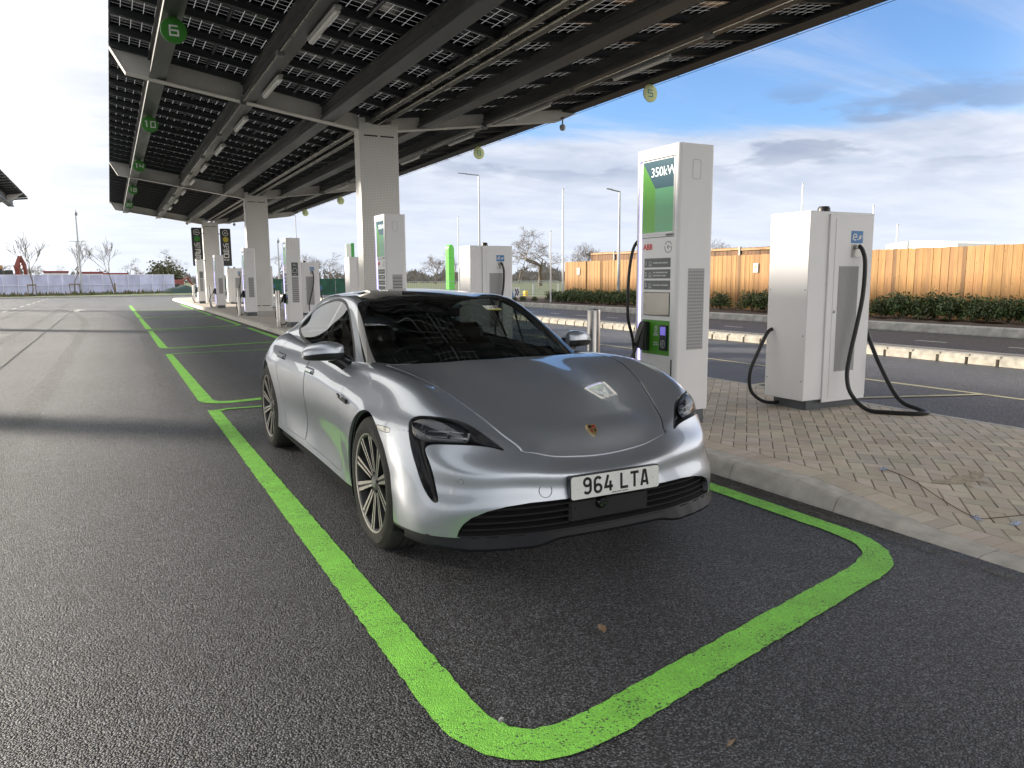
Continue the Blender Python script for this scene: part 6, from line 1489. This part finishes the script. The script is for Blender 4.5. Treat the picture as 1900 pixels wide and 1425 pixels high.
oak = tree_mesh(5, 10.2, .60, 1.5, 6, .28, (3, 3), .013, .17); oak2 = tree_mesh(9, 8., .56, 1.5, 5, .35, (3, 4), .014, .13); oak3 = tree_mesh(14, 7., .54, 1.1, 5, .4, (3, 4), .014, .10); sap = tree_mesh(3, 6., .34, 2.2, 3, .6, (3, 4), .03, .06)
tree(*at(1003, 135), oak, 'wide bare oak against the sky left of the orange fence', rz=.6)
bx = [(965, 190, oak2, 1.2, 'bare tree at the left foot of the wide oak'), (1085, 160, oak3, 1.25, 'bare treetop showing above the left end of the orange fence'), (810, 190, oak3, 1.05, 'bare tree left of the green totem'), (846, 170, oak2, .95, 'bare tree behind the green totem'), (618, 180, oak2, .95, 'rounded bare tree over the green mesh fence left of the big column'), (585, 150, oak3, .9, 'bare tree directly right of the pictogram post'), (520, 160, oak2, 1.05, 'bare tree beside the distant cross arm pole'), (244, 170, oak2, .75, 'bare tree above the right part of the hoarding'), (74, 190, oak3, .72, 'bare tree right of the red excavator'), (118, 210, oak2, .65, 'bare tree above the middle of the hoarding'), (5, 190, oak3, .85, 'bare tree at the far left edge of the picture'), (338, 140, oak2, .85, 'bare tree just left of the green dotted totem'), (1330, 120, oak3, 1.0, 'bare twig tips peeping over the back fence beside the tall post')]
for px, d, me, s, lab in bx: tree(*at(px, d), me, lab, grp='bare trees beyond the site', sc=s)
def evergreen(px, d, h, w, lab):
    x, y = at(px, d); e = empty('evergreen_bush', (x, y, 0), 0, lab, 'bush'); rn = random.Random(int(px)); mb = MB()
    for q in range(1700):
        u = rn.random()**.5; th = rn.uniform(0, 6.28); ph = math.acos(rn.uniform(-.3, 1)); l_ = 1+.2*math.sin(3*th)+.15*math.sin(7*ph+th)
        p = Vector((w*u*l_*math.sin(ph)*math.cos(th), w*u*l_*math.sin(ph)*math.sin(th), h*.4+h*.6*u*l_*math.cos(ph)))
        a = Vector((rn.gauss(0, 1), rn.gauss(0, 1), rn.gauss(0, 1))).normalized(); b = a.orthogonal().normalized()*rn.uniform(.12, .26); c = a.cross(b)*.6; mb.add([p-b, p+c, p+b, p-c], [(0, 1, 2, 3)], rn.randrange(2))
    mb.build('crown', [mat('bush_olive', (.10, .10, .05), .8), mat('bush_dark', (.06, .065, .035), .8)], e); mb = MB(); mb.tube([(0, 0, 0), (0, 0, h*.6)], .14, 6); mb.build('trunk', bark, e)
evergreen(315, 120, 4.2, 2.6, 'dark olive bush at the right end of the hoarding')
for px, d, lab in ((68, 86.0, 'leaning staked sapling left of the camera pole'), (147, 90, 'staked sapling right beside the camera pole'), (221, 91, 'staked sapling right of the camera pole')):
    x, y = at(px, d); e = tree(x, y, sap, lab, 'sapling', 'staked saplings on the verge', 1.0)
    mb = MB()
    for s_ in (-.45, .45): mb.tube([(s_, 0, 0), (s_, 0, 1.15)], .04, 6)
    mb.box(-.5, .5, -.03, .03, 1.02, 1.14); mb.build('stake', mat('stake_wood', (.22, .17, .11), .85), e)
# distant wood: one ragged brown mass on the horizon
mb = MB(); rn = random.Random(31)
for q in range(9000):
    px = rn.choice([rn.uniform(735, 1100), rn.uniform(-80, 700), rn.uniform(735, 1060), rn.uniform(1050, 2000)]); d = rn.uniform(230, 330); x, y = at(px, d)
    h = (3.6+1.5*math.sin(px*.045)+1.0*math.sin(px*.13+1))*rn.uniform(.35, 1.08)+.5; z = rn.uniform(0, h*.8); w = rn.uniform(.12, .5); L_ = rn.uniform(.6, 1.9); a = rn.uniform(-.7, .7)
    mb.add([(x-w, y+w*.5, z), (x+w, y-w*.5, z), (x+a*L_, y, z+L_)], [(0, 1, 2)], rn.randrange(2))
mb.build('distant_wood', [mat('wood_brown', (.17, .15, .13), .95), mat('wood_grey', (.21, .20, .20), .95)], kind='stuff')
# ---- green mesh fence and low rail fence
gm = empty('mesh_fence', (0, 0, 0), 0, 'dark green fabric mesh fence behind the far charging posts', 'fence'); gmat = mat('green_mesh', (.02, .085, .055), .8, nscale=1.5, namt=.3)
A, B = Vector((7.6, 74.5, 0)), Vector((19.6, 65.2, 0))
for k in range(6):
    p, q = A.lerp(B, k/6), A.lerp(B, (k+1)/6); V = []; 
    for i in range(9):
        for j in range(3): V.append(p.lerp(q, i/8)+Vector((.04*math.sin(i*2+j+k), .05*math.cos(i*1.7+j), .03+.72*j)))
    mb = MB(); mb.add(V, [(i*3+j, (i+1)*3+j, (i+1)*3+j+1, i*3+j+1) for i in range(8) for j in range(2)], 0, True); mb.build('mesh_panel', gmat, gm)
    mb = MB(); mb.tube([p, p+Vector((0, 0, 1.6))], .03, 6); mb.build('fence_post', galv, gm)
def rail_fence(A, B, n, lab):
    e = empty('guard_rail', (0, 0, 0), 0, lab, 'guard rail')
    for k in range(n):
        p, q = A.lerp(B, k/n), A.lerp(B, (k+1)/n); mb = MB()
        mb.tube([p, p+Vector((0, 0, 1.1))], .035, 6); mb.tube([p+Vector((0, 0, 1.08)), q+Vector((0, 0, 1.08))], .032, 6); mb.tube([p+Vector((0, 0, .25)), q+Vector((0, 0, .25))], .022, 6)
        for i in range(1, 10): a = p.lerp(q, i/10); mb.tube([a+Vector((0, 0, .25)), a+Vector((0, 0, 1.08))], .009, 4)
        mb.build('rail_panel', galv, e)
rail_fence(Vector((25.5, 78, 0)), Vector((40, 66, 0)), 8, 'low galvanised guard rail beyond the green totem'); rail_fence(Vector((25, 48, 0)), Vector((33, 44, 0)), 5, 'galvanised guard rail in front of the bare oak')
# green entrance totem
x, y = at(838, 84); e = empty('green_totem', (x, y, 0), .35, 'bright green round topped entrance totem beyond the car roof', 'totem')
rr_ = [(-.42, 0), (.42, 0), (.42, 4.55)]+[(.42*math.cos(R(t)), 4.55+.5*math.sin(R(t))) for t in range(15, 180, 15)]+[(-.42, 4.55)]
mb = MB(); mb.prism(rr_, lambda a, b, d: (a, -d, b), -.24, .24); mb.build('totem_face', mat('totem_green', (.10, .50, .05), .4), e)
mb = MB(); mb.prism([(a*1.0+.14, b*.995) for a, b in rr_], lambda a, b, d: (a, -d, b), -.40, -.25); mb.build('totem_back', mat('totem_teal', (.03, .20, .14), .4), e)
mb = MB()
for z in (1.9, 3.6): mb.box(-.425, .425, -.245, .245, z, z+.03)
mb.build('seam', mat('totem_seam', (.04, .25, .03), .5), e)
x, y = at(656, 60); e = empty('green_sign_post', (x, y, 0), 0, 'small white and green square sign above the cabinet left of the big column', 'sign'); mb = MB(); mb.box(-.34, .05, -.1, .1, 2.6, 4.1, .01); mb.build('white_panel', mat('sign_offwhite', (.65, .70, .62), .5), e); mb = MB(); mb.box(.052, .30, -.1, .1, 2.6, 4.15, .01); mb.build('green_panel', mat('sign_green', (.04, .28, .05), .5), e); mb = MB(); mb.box(-.3, .28, -.05, .05, 0, 2.6); mb.build('post', galv, e)
# little yellow grit bin, chevron board
x, y = at(976, 56); e = empty('grit_bin', (x, y, 0), .3,  'small yellow grit bin beside the guard rail', 'bin'); e.scale = (.42, .42, .5); mb = MB(); mb.add([(-.3, -.25, 0), (.3, -.25, 0), (.3, .25, 0), (-.3, .25, 0), (-.36, -.3, .8), (.36, -.3, .8), (.36, .3, .8), (-.36, .3, .8)], [(0, 3, 2, 1), (0, 1, 5, 4), (1, 2, 6, 5), (2, 3, 7, 6), (3, 0, 4, 7)]); mb.build('bin_body', mat('grit_yellow', (.60, .40, .02), .5), e); mb = MB(); mb.add([(-.38, -.32, .8), (.38, -.32, .8), (.38, .32, .8), (-.38, .32, .8), (-.3, 0, .98), (.3, 0, .98)], [(0, 1, 5, 4), (2, 3, 4, 5), (1, 2, 5), (3, 0, 4), (0, 3, 2, 1)]); mb.build('lid', MATS['grit_yellow'], e)
e = empty('chevron_board', (21.4, 40.0, .1), 0, 'small white road board with dark chevron at the left end of the hedge', 'road sign'); e.scale = (.45, .45, .8); fs = lambda a, b, d: (a, -d, b); mb = MB(); mb.prism([(-.42, .25), (.42, .25), (.42, .95), (-.42, .95)], fs, 0, .03); mb.build('board', white_s, e); mb = MB(); stroke(mb, [[(-.25, .35), (.0, .6), (-.25, .85)], [(.05, .35), (.30, .6), (.05, .85)]], .16, fs, .03, .034); mb.build('chevron', mat('chevron_navy', (.02, .03, .10), .5), e); mb = MB(); mb.tube([(-.3, -.02, 0), (-.3, -.02, .9)], .03, 6); mb.tube([(.3, -.02, 0), (.3, -.02, .9)], .03, 6); mb.build('leg', galv, e)
# ---- construction things behind the hoarding
red = mat('machine_red', (.20, .045, .035), .5, nscale=3, namt=.2); drk = mat('machine_dark', (.02, .02, .022), .5); tan = mat('machine_tan', (.35, .2, .08), .6)
x, y = at(40, 112); e = empty('red_excavator', (x, y, 0), .55, 'red excavator with folded boom above the hoarding', 'excavator'); e.scale = (.74, .74, .8)
mb = MB(); mb.box(-1.6, 1.4, -1.2, 1.2, 1.0, 2.3, .1); mb.build('engine_cover', red, e)
mb = MB(); mb.box(-1.5, -.2, .1, 1.2, 2.3, 3.5, .12); mb.build('cab', drk, e)
mb = MB(); mb.box(-1.9, 1.9, -1.4, -.8, 0, .95, .2); mb.box(-1.9, 1.9, .8, 1.4, 0, .95, .2); mb.build('track', drk, e)
mb = MB(); mb.tube([(.5, 0, 2.0), (.35, 0, 4.0), (.95, 0, 5.6)], [.40, .46, .30], 4, smooth=False); mb.build('boom', red, e)
mb = MB(); mb.tube([(.95, 0, 5.6), (1.55, 0, 4.3), (1.75, 0, 2.4)], [.30, .36, .28], 4, smooth=False); mb.tube([(.55, .3, 3.2), (1.35, .3, 4.7)], .09, 6); mb.build('dipper_arm', red, e)
x, y = at(8, 114); e = empty('site_dumper', (x, y, 0), .2, 'dark machine with tan cab roof at the far left behind the hoarding', 'dumper'); mb = MB(); mb.box(-1.5, 1.2, -1, 1, .6, 2.2, .1); mb.build('chassis', drk, e); mb = MB(); mb.box(-.9, .5, -.8, .8, 2.9, 3.4, .1); mb.build('cab_roof', tan, e); mb = MB(); mb.box(-.8, .4, -.7, .7, 2.2, 2.9, .05); mb.build('cab', mat('cab_glass', (.05, .07, .07), .2), e); mb = MB()
for sx in (-1, 1): mb.lathe([(0, -.2), (.6, -.2), (.6, .2), (0, .2)], 16, 'y', (sx, -1.1, .6)); mb.lathe([(0, -.2), (.6, -.2), (.6, .2), (0, .2)], 16, 'y', (sx, 1.1, .6))
mb.build('wheel', drk, e)
for px0, px1, dd, zt, lab in ((93, 137, 118, 2.75, 'long low site cabin with red roof left of the camera pole'), (157, 200, 116, 2.62, 'long low site cabin with red roof right of the camera pole'), (202, 245, 122, 2.5, 'low site cabin with dark red roof behind the right sapling')):
    a, b = Vector((*at(px0, dd), 0)), Vector((*at(px1, dd), 0)); e = empty('site_cabin', a, math.atan2((b-a).y, (b-a).x), lab, 'cabin', 'site cabins behind the hoarding'); l = (b-a).length
    mb = MB(); mb.box(0, l, 0, 2.4, 0, zt-.25); mb.build('cabin_wall', mat('cabin_pale', (.55, .55, .60), .6), e); mb = MB(); mb.box(-.1, l+.1, -.1, 2.5, zt-.25, zt, .03); mb.build('roof', mat('cabin_red', (.20, .02, .02), .5), e)
x, y = at(336, 100); e = empty('red_machine', (x, y, 0), .5, 'low red machine at the right end of the hoarding', 'machine'); mb = MB(); mb.box(-1.1, .6, -.6, .6, .5, 1.5, .15); mb.build('bonnet', red, e); mb = MB(); mb.tube([(.5, 0, 1.3), (1.4, 0, 1.7), (2.1, 0, .7)], .12, 6); mb.build('loader_arm', red, e); mb = MB(); mb.lathe([(0, -.2), (.5, -.2), (.5, .2), (0, .2)], 16, 'y', (-.6, -.7, .5)); mb.lathe([(0, -.2), (.4, -.2), (.4, .2), (0, .2)], 16, 'y', (.5, -.7, .4)); mb.build('wheel', drk, e)
x, y = at(352, 92); e = empty('tarpaulin_heap', (x, y, 0), 0, 'dark green tarpaulin covered heap right of the hoarding', 'heap'); mb = MB(); V = []; F = []
for i in range(13):
    for j in range(7): u, v = i/12*2-1, j/6*2-1; V.append((u*2.8, v*1.2, .85*max(0, 1-u*u)*(1-v*v)*(1+.15*math.sin(i*2.1+j))))
F = [(i*7+j, (i+1)*7+j, (i+1)*7+j+1, i*7+j+1) for i in range(12) for j in range(6)]; mb.add(V, F, 0, True); mb.build('tarpaulin', mat('tarp_green', (.02, .05, .045), .5), e)
# ---------------------------------------------------------------- sky and sun
SUN_EL, SUN_AZ = 18.7, -48.     # azimuth measured from +Y towards +X
sc = bpy.context.scene
w = bpy.data.worlds.new('World'); sc.world = w; w.use_nodes = True; nt = w.node_tree; nt.nodes.clear(); L = nt.links
def N(t, **k):
    n = nt.nodes.new(t)
    for a, v in k.items(): setattr(n, a, v)
    return n
def put(i, v):
    if hasattr(v, 'is_linked') or isinstance(v, bpy.types.NodeSocket): L.new(v, i)
    else: i.default_value = v
def M(op, a, b=0., c=0.):
    n = N('ShaderNodeMath', operation=op); put(n.inputs[0], a); put(n.inputs[1], b); put(n.inputs[2], c); return n.outputs[0]
def SS(v, a, b, c=0., d=1.):
    n = N('ShaderNodeMapRange', interpolation_type='SMOOTHSTEP'); put(n.inputs[0], v); n.inputs[1].default_value = a; n.inputs[2].default_value = b; n.inputs[3].default_value = c; n.inputs[4].default_value = d; return n.outputs[0]
def DOT(v, d):
    n = N('ShaderNodeVectorMath', operation='DOT_PRODUCT'); L.new(v, n.inputs[0]); n.inputs[1].default_value = d; return n.outputs['Value']
def MIX(f, a, b):
    n = N('ShaderNodeMix', data_type='RGBA'); put(n.inputs['Factor'], f); put(n.inputs['A'], a if not isinstance(a, tuple) else (*a, 1)); put(n.inputs['B'], b if not isinstance(b, tuple) else (*b, 1)); return n.outputs['Result']
def NOISE(v, s, det=6, rough=.55, dist=0.):
    n = N('ShaderNodeTexNoise'); L.new(v, n.inputs['Vector']); n.inputs['Scale'].default_value = s; n.inputs['Detail'].default_value = det; n.inputs['Roughness'].default_value = rough; n.inputs['Distortion'].default_value = dist; return n.outputs['Fac']
out = N('ShaderNodeOutputWorld'); bg = N('ShaderNodeBackground'); L.new(bg.outputs[0], out.inputs[0])
sky = N('ShaderNodeTexSky'); sky.sky_type = 'NISHITA'; sky.sun_disc = False; sky.sun_elevation = R(SUN_EL); sky.sun_rotation = R(SUN_AZ)
sky.air_density = 1.; sky.dust_density = .4; sky.ozone_density = 2.0
tc = N('ShaderNodeTexCoord'); D = tc.outputs['Generated']; sp = N('ShaderNodeSeparateXYZ'); L.new(D, sp.inputs[0]); Zd = sp.outputs[2]
zz = M('ADD', M('MAXIMUM', Zd, .0), .11); cb = N('ShaderNodeCombineXYZ'); L.new(M('DIVIDE', sp.outputs[0], zz), cb.inputs[0]); L.new(M('DIVIDE', sp.outputs[1], zz), cb.inputs[1]); P = cb.outputs[0]
mp = N('ShaderNodeMapping'); mp.inputs['Rotation'].default_value = (0, 0, R(-32)); mp.inputs['Scale'].default_value = (.38, 1.5, 1); L.new(P, mp.inputs[0]); PS = mp.outputs[0]
sun_d = (math.sin(R(SUN_AZ))*math.cos(R(SUN_EL)), math.cos(R(SUN_AZ))*math.cos(R(SUN_EL)), math.sin(R(SUN_EL)))
s_right = DOT(D, (math.sin(R(56)), math.cos(R(56)), 0)); s_sun = DOT(D, sun_d); s_anti = DOT(D, (-math.sin(R(SUN_AZ)), -math.cos(R(SUN_AZ)), 0))
n1 = NOISE(P, .75, 7, .58, .5); n2 = NOISE(PS, 1.3, 6, .6, .6); n3 = NOISE(P, 1.9, 6, .6, .2)
low = SS(Zd, .225, .125); left = SS(s_right, .86, .60)
cov = M('MAXIMUM', M('MAXIMUM', low, left), SS(Zd, .40, .62))
m1 = SS(M('ADD', M('ADD', M('MULTIPLY', n1, .55), M('MULTIPLY', n2, .45)), M('MULTIPLY', M('SUBTRACT', cov, .5), .62)), .43, .68)
thin = SS(n2, .46, .74, 0, .38)                      # faint wisps in the blue
mask = M('MAXIMUM', m1, thin)
tone = SS(M('ADD', M('MULTIPLY', n3, .6), M('MULTIPLY', n2, .4)), .36, .64)
haze = SS(Zd, .20, .02)
CW, CG = (4.3, 4.3, 4.25), (3.2, 3.35, 3.55)
cloud = MIX(tone, CG, CW); rgt = SS(s_right, .35, .85); cloud = MIX(rgt, cloud, MIX(tone, (2.0, 2.3, 2.95), (3.1, 3.3, 3.75)))
cloud = MIX(M('MULTIPLY', haze, .75), cloud, MIX(rgt, (3.7, 3.95, 4.3), (3.3, 3.55, 4.0)))
glow = SS(s_sun, .62, .99); cloud = MIX(M('MULTIPLY', glow, .75), cloud, (9.0, 8.6, 7.8))
vm = N('ShaderNodeVectorMath', operation='MULTIPLY'); L.new(sky.outputs[0], vm.inputs[0]); vm.inputs[1].default_value = (.58, .70, .90)
col = MIX(mask, vm.outputs[0], cloud)
# darker heaps low on the right
n4 = NOISE(P, 1.25, 5, .55, .15)
hp = M('MULTIPLY', M('MULTIPLY', SS(n4, .50, .58), M('MULTIPLY', SS(Zd, .105, .15), SS(Zd, .235, .19))), SS(s_right, .72, .90))
col = MIX(M('MULTIPLY', hp, .55), col, (1.0, 1.25, 1.85))
# unseen cloud bank opposite the sun, behind the camera, added as fill light
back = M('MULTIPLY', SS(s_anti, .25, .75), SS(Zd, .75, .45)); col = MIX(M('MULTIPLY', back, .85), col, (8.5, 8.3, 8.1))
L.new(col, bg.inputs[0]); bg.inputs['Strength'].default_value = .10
sd = bpy.data.lights.new('sun', 'SUN'); sd.energy = 4.6; sd.angle = R(3.5); sd.color = (1, .91, .78); so = bpy.data.objects.new('sun', sd); C.objects.link(so)
so.rotation_euler = Vector(sun_d).to_track_quat('Z', 'Y').to_euler()
sc.view_settings.view_transform = 'Standard'; sc.view_settings.look = 'None'; sc.view_settings.exposure = 1.42; sc.view_settings.gamma = 1
# ---------------------------------------------------------------- camera
cam = bpy.data.cameras.new('camera'); co = bpy.data.objects.new('camera', cam); C.objects.link(co)
cam.sensor_width = 36; cam.lens = 1401.9/1900*36; cam.clip_end = 2000; cam.clip_start = .05
_y, _p, _r = R(27.75), R(8.034), R(-.425)
_fw = Vector((math.sin(_y)*math.cos(_p), math.cos(_y)*math.cos(_p), -math.sin(_p))); _rt = Vector((math.cos(_y), -math.sin(_y), 0)); _up = _rt.cross(_fw)
_r2 = _rt*math.cos(_r)+_up*math.sin(_r); _u2 = -_rt*math.sin(_r)+_up*math.cos(_r)
co.matrix_world = Matrix(((_r2.x, _u2.x, -_fw.x, 0), (_r2.y, _u2.y, -_fw.y, 0), (_r2.z, _u2.z, -_fw.z, 1.463), (0, 0, 0, 1)))
bpy.context.scene.camera = co
